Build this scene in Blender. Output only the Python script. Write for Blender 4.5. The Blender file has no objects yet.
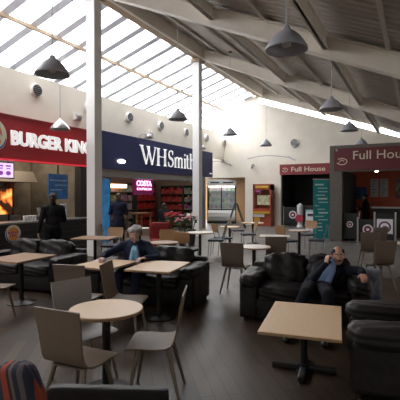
import bpy, bmesh, math, random
from mathutils import Vector, Matrix, Euler
PI = math.pi
random.seed(7)
S = bpy.context.scene
COL = S.collection
# ---------------------------------------------------------------- camera, world, exposure
YAW = math.radians(27.7)
FX, FY = -math.sin(YAW), math.cos(YAW)          # camera forward on the ground
RX, RY = math.cos(YAW), math.sin(YAW)           # camera right on the ground
H = 1.65
F = 415.0
cam = bpy.data.cameras.new('camera'); cam_o = bpy.data.objects.new('camera', cam); COL.objects.link(cam_o)
cam.sensor_width = 36; cam.lens = 36 * F / 400
cam.clip_start = 0.05; cam.clip_end = 200
cam_o.location = (0, 0, H)
cam_o.rotation_euler = (math.radians(90) - math.atan(5.5 / F), 0, YAW)
S.camera = cam_o
W = bpy.data.worlds.new('sky'); S.world = W; W.use_nodes = True
nt = W.node_tree; nt.nodes.clear()
o_ = nt.nodes.new('ShaderNodeOutputWorld'); b_ = nt.nodes.new('ShaderNodeBackground')
tc = nt.nodes.new('ShaderNodeTexCoord'); nz = nt.nodes.new('ShaderNodeTexNoise'); cr = nt.nodes.new('ShaderNodeValToRGB')
nz.inputs['Scale'].default_value = 2.2; nz.inputs['Detail'].default_value = 5
cr.color_ramp.elements[0].position = .38; cr.color_ramp.elements[0].color = (.93, .90, .88, 1)
cr.color_ramp.elements[1].position = .6; cr.color_ramp.elements[1].color = (1, .925, .83, 1)
nt.links.new(tc.outputs['Generated'], nz.inputs['Vector']); nt.links.new(nz.outputs['Fac'], cr.inputs['Fac'])
nt.links.new(cr.outputs['Color'], b_.inputs['Color']); nt.links.new(b_.outputs['Background'], o_.inputs['Surface'])
sz = nt.nodes.new('ShaderNodeSeparateXYZ'); mr = nt.nodes.new('ShaderNodeMapRange')      # open sky above, dim ground below the horizon
nt.links.new(tc.outputs['Generated'], sz.inputs[0]); nt.links.new(sz.outputs['Z'], mr.inputs['Value'])
mr.inputs['From Min'].default_value = -.05; mr.inputs['From Max'].default_value = .05; mr.inputs['To Min'].default_value = 1.2; mr.inputs['To Max'].default_value = 8.0
nt.links.new(mr.outputs['Result'], b_.inputs['Strength'])
S.view_settings.view_transform = 'Standard'; S.view_settings.look = 'None'
S.view_settings.gamma = 1; S.view_settings.use_curve_mapping = False
S.view_settings.exposure = 0.55
def portal(loc, rot, sx, sy):
    l = bpy.data.lights.new('sky_portal', 'AREA'); l.shape = 'RECTANGLE'; l.size = sx; l.size_y = sy
    l.cycles.is_portal = True
    o = bpy.data.objects.new('sky_portal', l); COL.objects.link(o); o.location = loc; o.rotation_euler = rot
portal((-9.95, 8.2, 6.62), (0, math.atan(-.32), 0), 4.9, 27)
portal((-3.6, -5.1, 1.7), (PI / 2, 0, 0), 11.4, 2.9)
portal((-4.2, 21.6, 5.6), (-PI / 2, 0, 0), 7.2, 3.0)
# ---------------------------------------------------------------- materials
def mat(name, col, rough=.6, metal=0, var=.0, vscale=8, bump=0, bscale=20, emit=0, ecol=None, spec=.5, col2=None, coat=0):
    m = bpy.data.materials.new(name); m.use_nodes = True
    n = m.node_tree.nodes; l = m.node_tree.links; p = n['Principled BSDF']
    p.inputs['Base Color'].default_value = (*col, 1); p.inputs['Roughness'].default_value = rough
    p.inputs['Metallic'].default_value = metal; p.inputs['Specular IOR Level'].default_value = spec
    if coat: p.inputs['Coat Weight'].default_value = coat
    t = n.new('ShaderNodeTexCoord')
    if var or col2:
        z = n.new('ShaderNodeTexNoise'); z.inputs['Scale'].default_value = vscale; z.inputs['Detail'].default_value = 6
        r = n.new('ShaderNodeValToRGB'); r.color_ramp.elements[0].position = .35; r.color_ramp.elements[1].position = .65
        c2 = col2 or tuple(min(1, c * (1 + var)) for c in col)
        c1 = col if col2 else tuple(c * (1 - var) for c in col)
        r.color_ramp.elements[0].color = (*c1, 1); r.color_ramp.elements[1].color = (*c2, 1)
        l.new(t.outputs['Object'], z.inputs['Vector']); l.new(z.outputs['Fac'], r.inputs['Fac']); l.new(r.outputs['Color'], p.inputs['Base Color'])
    if bump:
        z = n.new('ShaderNodeTexNoise'); z.inputs['Scale'].default_value = bscale; z.inputs['Detail'].default_value = 4
        b = n.new('ShaderNodeBump'); b.inputs['Strength'].default_value = bump; b.inputs['Distance'].default_value = .02
        l.new(t.outputs['Object'], z.inputs['Vector']); l.new(z.outputs['Fac'], b.inputs['Height']); l.new(b.outputs['Normal'], p.inputs['Normal'])
    if emit:
        p.inputs['Emission Color'].default_value = (*(ecol or col), 1); p.inputs['Emission Strength'].default_value = emit
    return m
def wood(name, c1, c2, rough=.4, scale=1.0, axis='Y'):
    m = bpy.data.materials.new(name); m.use_nodes = True
    n = m.node_tree.nodes; l = m.node_tree.links; p = n['Principled BSDF']; p.inputs['Roughness'].default_value = rough
    t = n.new('ShaderNodeTexCoord'); mp = n.new('ShaderNodeMapping'); z = n.new('ShaderNodeTexNoise'); r = n.new('ShaderNodeValToRGB')
    mp.inputs['Scale'].default_value = (40 * scale, 3 * scale, 40 * scale) if axis == 'Y' else (3 * scale, 40 * scale, 40 * scale)
    z.inputs['Detail'].default_value = 4
    r.color_ramp.elements[0].position = .3; r.color_ramp.elements[1].position = .7
    r.color_ramp.elements[0].color = (*c1, 1); r.color_ramp.elements[1].color = (*c2, 1)
    l.new(t.outputs['Object'], mp.inputs['Vector']); l.new(mp.outputs['Vector'], z.inputs['Vector'])
    l.new(z.outputs['Fac'], r.inputs['Fac']); l.new(r.outputs['Color'], p.inputs['Base Color'])
    return m
def floor_material():
    m = bpy.data.materials.new('floor_planks'); m.use_nodes = True
    n = m.node_tree.nodes; l = m.node_tree.links; p = n['Principled BSDF']
    t = n.new('ShaderNodeTexCoord'); mp = n.new('ShaderNodeMapping'); br = n.new('ShaderNodeTexBrick')
    mp.inputs['Rotation'].default_value = (0, 0, math.radians(52))
    br.inputs['Scale'].default_value = 1; br.inputs['Brick Width'].default_value = 1.1; br.inputs['Row Height'].default_value = .12
    br.inputs['Mortar Size'].default_value = .005; br.inputs['Color1'].default_value = (.046, .029, .018, 1)
    br.inputs['Color2'].default_value = (.085, .056, .036, 1); br.inputs['Mortar'].default_value = (.02, .015, .012, 1)
    z = n.new('ShaderNodeTexNoise'); z.inputs['Scale'].default_value = 3; z.inputs['Detail'].default_value = 6
    mx = n.new('ShaderNodeMix'); mx.data_type = 'RGBA'; mx.blend_type = 'MULTIPLY'; mx.inputs[0].default_value = .6
    l.new(t.outputs['Object'], mp.inputs['Vector']); l.new(mp.outputs['Vector'], br.inputs['Vector']); l.new(t.outputs['Object'], z.inputs['Vector'])
    p.inputs['Specular IOR Level'].default_value = .32
    l.new(br.outputs['Color'], mx.inputs[6]); l.new(z.outputs['Fac'], mx.inputs[7])
    # grey speckled tiles further back
    tb = n.new('ShaderNodeTexBrick'); tb.offset = 0; tb.inputs['Scale'].default_value = 1; tb.inputs['Brick Width'].default_value = .6; tb.inputs['Row Height'].default_value = .6
    tb.inputs['Mortar Size'].default_value = .006; tb.inputs['Color1'].default_value = (.13, .12, .112, 1); tb.inputs['Color2'].default_value = (.17, .16, .15, 1); tb.inputs['Mortar'].default_value = (.06, .06, .06, 1)
    l.new(t.outputs['Object'], tb.inputs['Vector'])
    sx = n.new('ShaderNodeSeparateXYZ'); l.new(t.outputs['Object'], sx.inputs['Vector'])
    gt = n.new('ShaderNodeMath'); gt.operation = 'GREATER_THAN'; gt.inputs[1].default_value = 9.0; l.new(sx.outputs['Y'], gt.inputs[0])
    m2 = n.new('ShaderNodeMix'); m2.data_type = 'RGBA'; l.new(gt.outputs[0], m2.inputs[0]); l.new(mx.outputs[2], m2.inputs[6]); l.new(tb.outputs['Color'], m2.inputs[7])
    l.new(m2.outputs[2], p.inputs['Base Color'])
    r = n.new('ShaderNodeMapRange'); r.inputs[3].default_value = .34; r.inputs[4].default_value = .52; l.new(z.outputs['Fac'], r.inputs[0]); l.new(r.outputs[0], p.inputs['Roughness'])
    return m
def stripe_material():
    m = bpy.data.materials.new('striped_fabric'); m.use_nodes = True
    n = m.node_tree.nodes; l = m.node_tree.links; p = n['Principled BSDF']; p.inputs['Roughness'].default_value = .9
    t = n.new('ShaderNodeTexCoord'); s = n.new('ShaderNodeSeparateXYZ'); a = n.new('ShaderNodeMath'); a.operation = 'MULTIPLY'; a.inputs[1].default_value = 4.6
    b = n.new('ShaderNodeMath'); b.operation = 'FRACT'; r = n.new('ShaderNodeValToRGB'); r.color_ramp.interpolation = 'CONSTANT'
    cols = [(0, (.03, .035, .06)), (.12, (.34, .05, .03)), (.28, (.42, .14, .06)), (.36, (.10, .08, .08)), (.46, (.03, .04, .08)), (.56, (.34, .06, .035)),
            (.68, (.05, .03, .04)), (.74, (.16, .13, .13)), (.80, (.03, .035, .06)), (.9, (.13, .11, .13))]
    e = r.color_ramp.elements
    e[0].position = 0; e[0].color = (*cols[0][1], 1); e[1].position = cols[1][0]; e[1].color = (*cols[1][1], 1)
    for ps, c in cols[2:]:
        k = e.new(ps); k.color = (*c, 1)
    l.new(t.outputs['Object'], s.inputs[0]); l.new(s.outputs['X'], a.inputs[0]); l.new(a.outputs[0], b.inputs[0]); l.new(b.outputs[0], r.inputs['Fac']); l.new(r.outputs['Color'], p.inputs['Base Color'])
    return m
def glass_material(name, tint=(.93, .96, 1), gl=.08):
    m = bpy.data.materials.new(name); m.use_nodes = True
    n = m.node_tree.nodes; l = m.node_tree.links; n.clear()
    o = n.new('ShaderNodeOutputMaterial'); tr = n.new('ShaderNodeBsdfTransparent'); g = n.new('ShaderNodeBsdfGlossy'); mx = n.new('ShaderNodeMixShader')
    tr.inputs['Color'].default_value = (*tint, 1); g.inputs['Roughness'].default_value = .05; mx.inputs[0].default_value = gl
    l.new(tr.outputs[0], mx.inputs[1]); l.new(g.outputs[0], mx.inputs[2]); l.new(mx.outputs[0], o.inputs['Surface'])
    return m
def goods_material(name, sx, sy, emit=0, seed=0, sat=.7, val=.4):
    m = bpy.data.materials.new(name); m.use_nodes = True
    n = m.node_tree.nodes; l = m.node_tree.links; p = n['Principled BSDF']; p.inputs['Roughness'].default_value = .5
    t = n.new('ShaderNodeTexCoord'); mp = n.new('ShaderNodeMapping'); mp.inputs['Scale'].default_value = (sx, sx, sy); mp.inputs['Location'].default_value = (seed, seed, seed)
    v = n.new('ShaderNodeTexVoronoi'); v.distance = 'CHEBYCHEV'; v.inputs['Scale'].default_value = 1; v.inputs['Randomness'].default_value = .4
    h = n.new('ShaderNodeHueSaturation'); h.inputs['Saturation'].default_value = sat; h.inputs['Value'].default_value = val
    l.new(t.outputs['Object'], mp.inputs[0]); l.new(mp.outputs[0], v.inputs['Vector']); l.new(v.outputs['Color'], h.inputs['Color']); l.new(h.outputs['Color'], p.inputs['Base Color'])
    if emit:
        l.new(h.outputs['Color'], p.inputs['Emission Color']); p.inputs['Emission Strength'].default_value = emit
    return m
M = {}
M['floor'] = floor_material()
M['cream'] = mat('cream_wall_paint', (.84, .79, .70), .8, var=.03, vscale=2)
M['white'] = mat('white_paint', (.80, .79, .77), .6)
M['beam'] = mat('cream_beam_paint', (.80, .74, .66), .55, var=.04, vscale=3)
M['column'] = mat('white_column_paint', (.85, .84, .85), .45)
M['deck'] = mat('roof_deck_metal', (.47, .43, .385), .5, metal=.0, var=.06, vscale=2)
M['purlin'] = mat('purlin_metal', (.55, .50, .45), .5)
M['bar'] = mat('glazing_bar_white', (.80, .82, .88), .5)
_b = M['bar'].node_tree; _p = _b.nodes['Principled BSDF']; _t = _b.nodes.new('ShaderNodeBsdfTranslucent'); _m = _b.nodes.new('ShaderNodeMixShader')
_t.inputs['Color'].default_value = (.78, .82, .9, 1); _m.inputs[0].default_value = .10
_b.links.new(_p.outputs[0], _m.inputs[1]); _b.links.new(_t.outputs[0], _m.inputs[2]); _b.links.new(_m.outputs[0], _b.nodes['Material Output'].inputs['Surface'])
M['brownbar'] = mat('timber_purlin', (.42, .32, .22), .6)
M['glass'] = glass_material('roof_glass')
M['clearglass'] = glass_material('clear_glass', (.9, .95, .93), .1)
M['red'] = mat('red_sign_face', (.40, .006, .014), .45)
M['redlit'] = mat('red_light_strip', (.75, .03, .05), .4, emit=.35)
M['navy'] = mat('navy_sign_face', (.014, .021, .105), .55, spec=.3)
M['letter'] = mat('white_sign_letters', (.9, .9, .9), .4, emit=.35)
M['maroon'] = mat('maroon_sign_face', (.13, .018, .026), .5)
M['maroonfar'] = mat('red_maroon_sign_face', (.25, .03, .035), .5)
M['creamletter'] = mat('cream_letters', (.72, .62, .48), .5)
M['taupe'] = mat('taupe_frame', (.13, .115, .10), .6, var=.08)
M['black'] = mat('black_panel', (.012, .012, .013), .5)
M['blackmetal'] = mat('black_metal', (.012, .012, .014), .4, metal=.3)
M['dark'] = mat('dark_shop_wall', (.03, .027, .026), .7)
M['charcoal'] = mat('charcoal', (.04, .04, .042), .6)
M['steel'] = mat('brushed_steel', (.45, .45, .46), .35, metal=.9)
M['chrome'] = mat('chrome_legs', (.55, .55, .55), .25, metal=1)
M['lamp'] = mat('grey_lamp_enamel', (.36, .37, .42), .35, metal=.0)
M['silver'] = mat('silver_lamp_enamel', (.42, .42, .44), .3, metal=.6)
M['lampin'] = mat('lamp_inside', (.7, .68, .62), .5)
M['cord'] = mat('lamp_cord', (.5, .5, .5), .5)
M['beech'] = wood('beech_table_top', (.58, .38, .215), (.67, .46, .27), .36)
M['beechedge'] = mat('beech_table_edge', (.40, .25, .14), .4)
M['darkwood'] = wood('brown_table_top', (.30, .19, .115), (.38, .25, .16), .35)
M['whitetop'] = mat('pale_table_top', (.66, .62, .56), .35)
M['chair'] = wood('taupe_chair_shell', (.16, .115, .083), (.20, .15, .108), .55)
M['chairpale'] = wood('pale_grey_chair_shell', (.29, .275, .285), (.34, .32, .33), .5)
M['chairleg'] = mat('taupe_chair_leg', (.20, .165, .13), .35, metal=.3)
M['chairdark'] = wood('brown_chair_shell', (.13, .095, .075), (.17, .125, .10), .4)
M['chairwood'] = wood('orange_wood_chair', (.28, .155, .07), (.36, .20, .095), .4)
M['seatpad'] = mat('navy_seat_pad', (.03, .035, .06), .6)
M['leather'] = mat('black_leather', (.010, .0075, .008), .46, var=.25, vscale=6, bump=.3, bscale=9, spec=.30)
M['leather2'] = mat('dark_brown_leather', (.013, .010, .0105), .5, var=.2, vscale=6, bump=.3, bscale=9, spec=.35)
M['stripe'] = stripe_material()
M['skin'] = mat('skin', (.42, .22, .155), .5, var=.06, vscale=30)
M['skin2'] = mat('pale_skin', (.50, .30, .24), .5, var=.06, vscale=30)
M['eye'] = mat('eye_white', (.6, .58, .55), .3)
M['iris'] = mat('dark_iris', (.02, .012, .01), .2)
M['lip'] = mat('lips', (.28, .10, .085), .5)
M['hairblack'] = mat('black_hair', (.012, .010, .009), .6, bump=.5, bscale=120)
M['hairgrey'] = mat('grey_hair', (.34, .32, .31), .7, bump=.6, bscale=90)
M['hairbrown'] = mat('brown_hair', (.06, .035, .02), .6, bump=.5, bscale=120)
M['suit'] = mat('navy_black_suit', (.009, .011, .019), .85, spec=.15)
M['navyjacket'] = mat('navy_jacket', (.018, .024, .05), .8, spec=.15)
M['coat'] = mat('black_coat', (.012, .012, .014), .8, spec=.15)
M['bluecoat'] = mat('dark_blue_coat', (.016, .020, .045), .8, spec=.15)
M['shirt'] = mat('blue_shirt', (.22, .33, .62), .7)
M['shirt2'] = mat('light_blue_shirt', (.22, .42, .62), .7)
M['trousers'] = mat('dark_trousers', (.009, .010, .015), .85, spec=.15)
M['jeans'] = mat('navy_jeans', (.02, .03, .055), .8, spec=.15)
M['shoe'] = mat('black_shoes', (.012, .011, .011), .35)
M['orange'] = mat('orange_wall', (.46, .085, .035), .6)
M['teal'] = mat('teal_banner', (.0, .22, .24), .5)
M['paper'] = mat('white_paper', (.75, .75, .78), .6)
M['lit'] = mat('lit_lamp', (1, .93, .8), .5, emit=6)
M['warm'] = mat('warm_strip_light', (1, .6, .3), .5, emit=3)
M['yellow'] = mat('yellow_plastic', (.65, .40, .04), .5)
M['kiosk'] = mat('orange_red_cabinet', (.36, .07, .03), .5)
M['woodpanel'] = wood('oak_wall_panel', (.20, .115, .05), (.26, .15, .07), .5, .4)
M['fridge'] = mat('fridge_white', (.62, .63, .62), .5)
M['green'] = mat('dark_green_frame', (.01, .04, .035), .5)
M['bun'] = mat('orange_bun', (.75, .33, .04), .5)
M['logored'] = mat('logo_red', (.55, .01, .02), .5)
M['logoblue'] = mat('logo_blue', (.02, .08, .35), .5)
M['creamdisc'] = mat('cream_disc', (.75, .70, .58), .5)
# ---------------------------------------------------------------- mesh helpers
class MB:
    def __init__(s): s.b = bmesh.new()
    def box(s, c, d, rz=0, rx=0, ry=0, bev=0):
        mt = Matrix.Translation(c) @ Euler((rx, ry, rz)).to_matrix().to_4x4() @ Matrix.Diagonal((*d, 1))
        r = bmesh.ops.create_cube(s.b, size=1, matrix=mt)
        if bev:
            ed = {e for v in r['verts'] for e in v.link_edges}
            bmesh.ops.bevel(s.b, geom=list(ed), offset=bev, segments=2, affect='EDGES', profile=.6)
        return s
    def span(s, a, b, bev=0):
        return s.box([(a[i] + b[i]) / 2 for i in range(3)], [abs(b[i] - a[i]) for i in range(3)], bev=bev)
    def cyl(s, p, q, r0, r1=None, n=14, caps=True):
        p, q = Vector(p), Vector(q); r1 = r0 if r1 is None else r1; d = q - p
        mt = Matrix.Translation((p + q) / 2) @ d.to_track_quat('Z', 'Y').to_matrix().to_4x4()
        bmesh.ops.create_cone(s.b, cap_ends=caps, segments=n, radius1=r0, radius2=r1, depth=d.length, matrix=mt); return s
    def ball(s, c, r, n=12, rot=None):
        r = (r, r, r) if isinstance(r, (int, float)) else r
        mt = Matrix.Translation(c) @ (rot.to_4x4() if rot else Matrix()) @ Matrix.Diagonal((*r, 1))
        bmesh.ops.create_uvsphere(s.b, u_segments=n + 4, v_segments=n, radius=1, matrix=mt); return s
    def cap(s, p, q, r0, r1, n=10):
        s.cyl(p, q, r0, r1, n + 4); s.ball(p, r0, n); s.ball(q, r1, n); return s
    def lathe(s, prof, n=32, c=(0, 0, 0), close=True):
        rings = []
        for r, z in prof:
            rings.append([s.b.verts.new((c[0] + r * math.cos(2 * PI * k / n), c[1] + r * math.sin(2 * PI * k / n), c[2] + z)) for k in range(n)])
        for a, b in zip(rings, rings[1:]):
            for k in range(n): s.b.faces.new((a[k], a[(k + 1) % n], b[(k + 1) % n], b[k]))
        if close:
            if prof[0][0] > 1e-4: s.b.faces.new(rings[0][::-1])
            if prof[-1][0] > 1e-4: s.b.faces.new(rings[-1])
        return s
    def poly(s, pts, y0, y1, plane='xz'):
        """outline in the plane, extruded between y0 and y1 along the third axis"""
        def P(a, b, c): return (a, c, b) if plane == 'xz' else ((a, b, c) if plane == 'xy' else (c, a, b))
        A = [s.b.verts.new(P(u, v, y0)) for u, v in pts]; B = [s.b.verts.new(P(u, v, y1)) for u, v in pts]
        n = len(pts)
        s.b.faces.new(A); s.b.faces.new(B[::-1])
        for k in range(n): s.b.faces.new((A[k], B[k], B[(k + 1) % n], A[(k + 1) % n]))
        return s
    def tube(s, pts, r, n=8):
        for a, b in zip(pts, pts[1:]): s.cyl(a, b, r, r, n)
        for a in pts[1:-1]: s.ball(a, r, 6)
        return s
    def sheet(s, pts, w, t):
        """bent ply: centreline pts (y,z) in the yz plane, width per point, thickness t"""
        rows = []
        n = len(pts)
        for i, (y, z) in enumerate(pts):
            a = Vector(pts[max(0, i - 1)]); b = Vector(pts[min(n - 1, i + 1)]); d = (b - a).normalized(); nn = Vector((-d.y, d.x)) * t / 2
            ww = w[i] / 2
            rows.append([s.b.verts.new((-ww, y + nn.x, z + nn.y)), s.b.verts.new((ww, y + nn.x, z + nn.y)),
                         s.b.verts.new((ww, y - nn.x, z - nn.y)), s.b.verts.new((-ww, y - nn.x, z - nn.y))])
        for a, b in zip(rows, rows[1:]):
            for k in range(4): s.b.faces.new((a[k], a[(k + 1) % 4], b[(k + 1) % 4], b[k]))
        s.b.faces.new(rows[0][::-1]); s.b.faces.new(rows[-1])
        return s
    def cushion(s, c, d, puff=.5, wr=.01, seed=0, n=14, rx=0, rz=0, ry=0, e=.35):
        """a soft rounded block with wrinkles"""
        rnd = random.Random(seed); ph = [rnd.uniform(0, 6) for _ in range(8)]
        R = Euler((rx, ry, rz)).to_matrix()
        b2 = bmesh.new(); bmesh.ops.create_cube(b2, size=2)
        bmesh.ops.subdivide_edges(b2, edges=b2.edges[:], cuts=n, use_grid_fill=True)
        idx = {}
        for v in b2.verts:
            x, y, z = v.co
            k = (abs(x) ** (2 / e) + abs(y) ** (2 / e) + abs(z) ** (2 / e)) ** (e / 2)
            q = Vector((x, y, z)) / k
            p = Vector((x, y, z)).lerp(q, puff)
            w = wr * (math.sin(7 * x + ph[0] + 3 * math.sin(3 * y + ph[1])) + math.sin(9 * z + ph[2] + 4 * x) * .7 + math.sin(13 * y + 5 * z + ph[3]) * .5)
            p = Vector((p.x * d[0] / 2, p.y * d[1] / 2, p.z * d[2] / 2)); p += p.normalized() * w
            p = R @ p + Vector(c)
            idx[v] = s.b.verts.new(p)
        for f in b2.faces: s.b.faces.new([idx[v] for v in f.verts])
        b2.free(); return s
    def build(s, name, m, parent=None, smooth=False, bev=0, loc=None, rz=0, sub=0):
        bmesh.ops.recalc_face_normals(s.b, faces=s.b.faces[:])
        me = bpy.data.meshes.new(name); s.b.to_mesh(me); s.b.free()
        for mm in (m if isinstance(m, (list, tuple)) else [m]): me.materials.append(mm)
        if smooth:
            for p in me.polygons: p.use_smooth = True
            if smooth == 'auto':
                try: me.set_sharp_from_angle(angle=math.radians(35))
                except Exception: pass
        o = bpy.data.objects.new(name, me); COL.objects.link(o)
        if parent: o.parent = parent
        if loc: o.location = loc
        if rz: o.rotation_euler.z = rz
        if bev:
            k = o.modifiers.new('bevel', 'BEVEL'); k.width = bev; k.segments = 2; k.limit_method = 'ANGLE'
        return o
def tag(o, label=None, cat=None, group=None, kind=None):
    if label: o['label'] = label
    if cat: o['category'] = cat
    if group: o['group'] = group
    if kind: o['kind'] = kind
    return o
def empty(name, loc, rz=0, label=None, cat=None, group=None):
    o = bpy.data.objects.new(name, None); o.empty_display_size = .1; COL.objects.link(o); o.location = loc; o.rotation_euler = (0, 0, rz)
    return tag(o, label, cat, group)
def struct(name, mb, m, **k):
    o = mb.build(name, m, **k); o['kind'] = 'structure'; return o
def copy_tree(o, parent=None):
    c = o.copy(); COL.objects.link(c)
    if parent: c.parent = parent
    for ch in list(o.children):
        k = ch.copy(); COL.objects.link(k); k.parent = c
        for g in list(ch.children):
            q = g.copy(); COL.objects.link(q); q.parent = k
    return c
def text_mesh(name, txt, size, m, parent=None, ext=.01, loc=(0, 0, 0), rot=(0, 0, 0), width=None, align='LEFT', bold=0):
    cu = bpy.data.curves.new(name, 'FONT'); cu.body = txt; cu.size = size; cu.extrude = ext; cu.align_x = align; cu.offset = bold; cu.resolution_u = 3
    o = bpy.data.objects.new(name, cu); COL.objects.link(o)
    bpy.context.view_layer.update()
    me = bpy.data.meshes.new_from_object(o.evaluated_get(bpy.context.evaluated_depsgraph_get()))
    COL.objects.unlink(o); bpy.data.objects.remove(o)
    if width:
        xs = [v.co.x for v in me.vertices]; k = width / (max(xs) - min(xs))
        for v in me.vertices: v.co.x *= k
    me.materials.clear(); me.materials.append(m)
    q = bpy.data.objects.new(name, me); COL.objects.link(q); q.location = loc; q.rotation_euler = rot
    if parent: q.parent = parent
    return q
def cw(lat, d):                      # sideways and forward distance from the viewer -> ground point
    return Vector((lat * RX + d * FX, lat * RY + d * FY, 0))
def px(u, d):                        # bearing u at forward distance d
    return cw((u - 200) / F * d, d)
def facing(l, d):                    # heading so a thing's local -y looks along (sideways, forward)
    v = cw(l, d); return math.atan2(v.y, v.x) + PI / 2
FACE_L = (PI / 2, 0, PI / 2)         # lettering on the left shop fronts
FACE_B = (PI / 2, 0, 0)              # lettering that faces back down the hall
# ---------------------------------------------------------------- the setting
XC, XW, XF, YB = -7.7, -9.7, -9.3, 21.45     # column line, upper left wall, shop fronts, end wall
Y0, XR = -5.0, 2.6
def roof(x): return 7.0 - .43 * (x - XC)      # underside of rafters
def glz(x): return 7.2 - .32 * (XC - x)       # glazing plane
struct('floor', MB().span((-13, Y0, -.1), (XR, YB + 3.5, 0)), M['floor'])
struct('wall_left', MB().span((XW - .2, Y0, 3.62), (XW, YB, 5.04)).span((XW-.2, Y0, 0), (XW, 3.0, 3.62)), M['cream'])
struct('wall_right', MB().span((XR, Y0, 0), (XR + .2, YB, 3.4)), M['cream'])
struct('wall_near', MB().span((-12.4, Y0 - .2, 0), (-9.4, Y0, 3.2)).span((-9.4, Y0 - .2, 0), (XR + .2, Y0, .25)).span((2.2, Y0 - .2, .25), (XR + .2, Y0, 3.2)).poly([(-12.4, 3.2), (XR + .2, 3.2), (XC, 7.5), (-12.4, 5.75)], Y0 - .2, Y0), M['cream'])
nw = MB()  # unseen glazing added behind the camera to give frontal fill light
for k in range(9): nw.span((-9.4 + k * 1.45 - .03, Y0 - .12, .25), (-9.4 + k * 1.45 + .03, Y0 - .04, 3.2))
for z in (.28, 2.3, 3.17): nw.span((-9.4, Y0 - .12, z - .03), (2.2, Y0 - .04, z + .03))
nwo = struct('window_fill', nw, M['bar'])
MB().span((-9.4, Y0 - .09, .25), (2.2, Y0 - .08, 3.2)).build('window_glass', glass_material('fill_dimming_glass', (.30, .31, .30), .1), nwo)  # glass darkened only to weaken the added fill
# end wall: pieces around the passage and the far shop opening; the top follows the roof
wb = MB()
wb.poly([(-8.45, 0), (-6.43, 0), (-6.43, 3.2), (-2.7, 3.2), (-2.7, 0), (XR, 0), (XR, 3.1), (-.74, 4.30), (XC, 6.62), (-8.45, 6.62)], YB, YB + .25)
wb.span((-12.4, YB, 2.6), (-8.45, YB + .25, 4.75))
wb.span((-12.4, YB, 0), (-11.5, YB + .25, 2.6))
struct('wall_back', wb, M['cream'])
struct('trim_90', MB().poly([(XC - .1, 6.95), (-.9, 4.62), (XR + .1, 3.1), (XC - .1, 7.6)], YB + .02, YB + .2).span((-8.5, YB + .0, 6.6), (-7.72, YB + .2, 6.98)), M['cream'])
MBs = MB()
for x in (-6.5, -5.2, -3.9, -2.6, -1.3):
    MBs.span((x - .02, YB + .05, 6.62 + (x - XC) * -.333), (x + .02, YB + .12, 6.95 + (x - XC) * -.343))
so = struct('window_4', MBs, M['bar'])
MB().poly([(XC, 6.6), (-.74, 4.28), (XR, 3.05), (XR, 3.15), (-.9, 4.66), (XC, 6.98)], YB + .08, YB + .09).build('window_glass', M['glass'], so)
# upper window in the end wall
wf = MB()
for x in (-12.1, -11.3, -10.5, -9.7, -8.95, -8.45):
    wf.span((x - .025, YB + .02, 4.75), (x + .025, YB + .1, glz(x) - .05))
for z in (4.78, 5.35, 5.9): wf.span((-12.1, YB + .02, z - .025), (-8.45, YB + .1, z + .025))
wo = struct('window_1', wf, M['bar'])
MB().poly([(-12.1, 4.78), (-8.45, 4.78), (-8.45, glz(-8.45) - .05), (-12.1, glz(-12.1) - .05)], YB + .055, YB + .062).build('window_glass', M['glass'], wo)
# outer eave wall of the glazed roof, shop ceilings
struct('wall_outer', MB().span((-12.5, Y0, 0), (-12.3, YB + .2, 5.72)), M['dark'])
struct('ceiling_shops', MB().span((-12.3, Y0, 3.5), (XW - .2, 18.9, 3.62)), M['dark'])
# corrugated metal roof deck
dk = MB(); y = Y0; prof = []
while y < YB + .2:
    prof += [(y, 0), (y + .09, 0), (y + .12, .045), (y + .19, .045)]; y += .22
xa, xb = XC - .05, XR + .2
za, zb = roof(xa) + .5, roof(xb) + .5
va = [dk.b.verts.new((xa, p[0], za + p[1])) for p in prof]; vb = [dk.b.verts.new((xb, p[0], zb + p[1])) for p in prof]
ta = [dk.b.verts.new((xa, p[0], za + .15)) for p in prof]; tb = [dk.b.verts.new((xb, p[0], zb + .15)) for p in prof]
for k in range(len(prof) - 1):
    dk.b.faces.new((va[k], va[k + 1], vb[k + 1], vb[k])); dk.b.faces.new((ta[k], tb[k], tb[k + 1], ta[k + 1]))
struct('ceiling', dk, M['deck'])
# rafters across the hall (I-beams)
def rafter(yc, w=.22, h=.42):
    b = MB()
    for (dz0, dz1, ww) in ((0, .035, w), (.035, h - .035, .08), (h - .035, h, w)):
        b.poly([(XC - .1, roof(XC - .1) + dz0), (XR, roof(XR) + dz0), (XR, roof(XR) + dz1), (XC - .1, roof(XC - .1) + dz1)], yc - ww / 2, yc + ww / 2)
    return b
n = 1
for yc in (-3.2, 2.68, 8.56, 14.45):
    struct('trim_%d' % n, rafter(yc, .26), M['beam']); n += 1
# beams along the hall under the deck
def long_beam(x, z, w, h, t=.02, y0=Y0, y1=YB):
    return MB().span((x - w / 2, y0, z), (x + w / 2, y1, z + t * 1.6)).span((x - .02, y0, z), (x + .02, y1, z + h)).span((x - w / 2, y0, z + h - t), (x + w / 2, y1, z + h))
struct('trim_%d' % n, long_beam(-4.15, roof(-4.15) + .14, .13, .28), M['beam']); n += 1
struct('trim_%d' % n, long_beam(-1.65, roof(-1.65) + .14, .13, .28), M['beam']); n += 1
pu = MB()
for x in (-6.6, -5.4, -2.9, -.5, .7):
    pu.span((x - .035, Y0, roof(x) + .4), (x + .035, YB, roof(x) + .52))
struct('trim_%d' % n, pu, M['purlin']); n += 1
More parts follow.
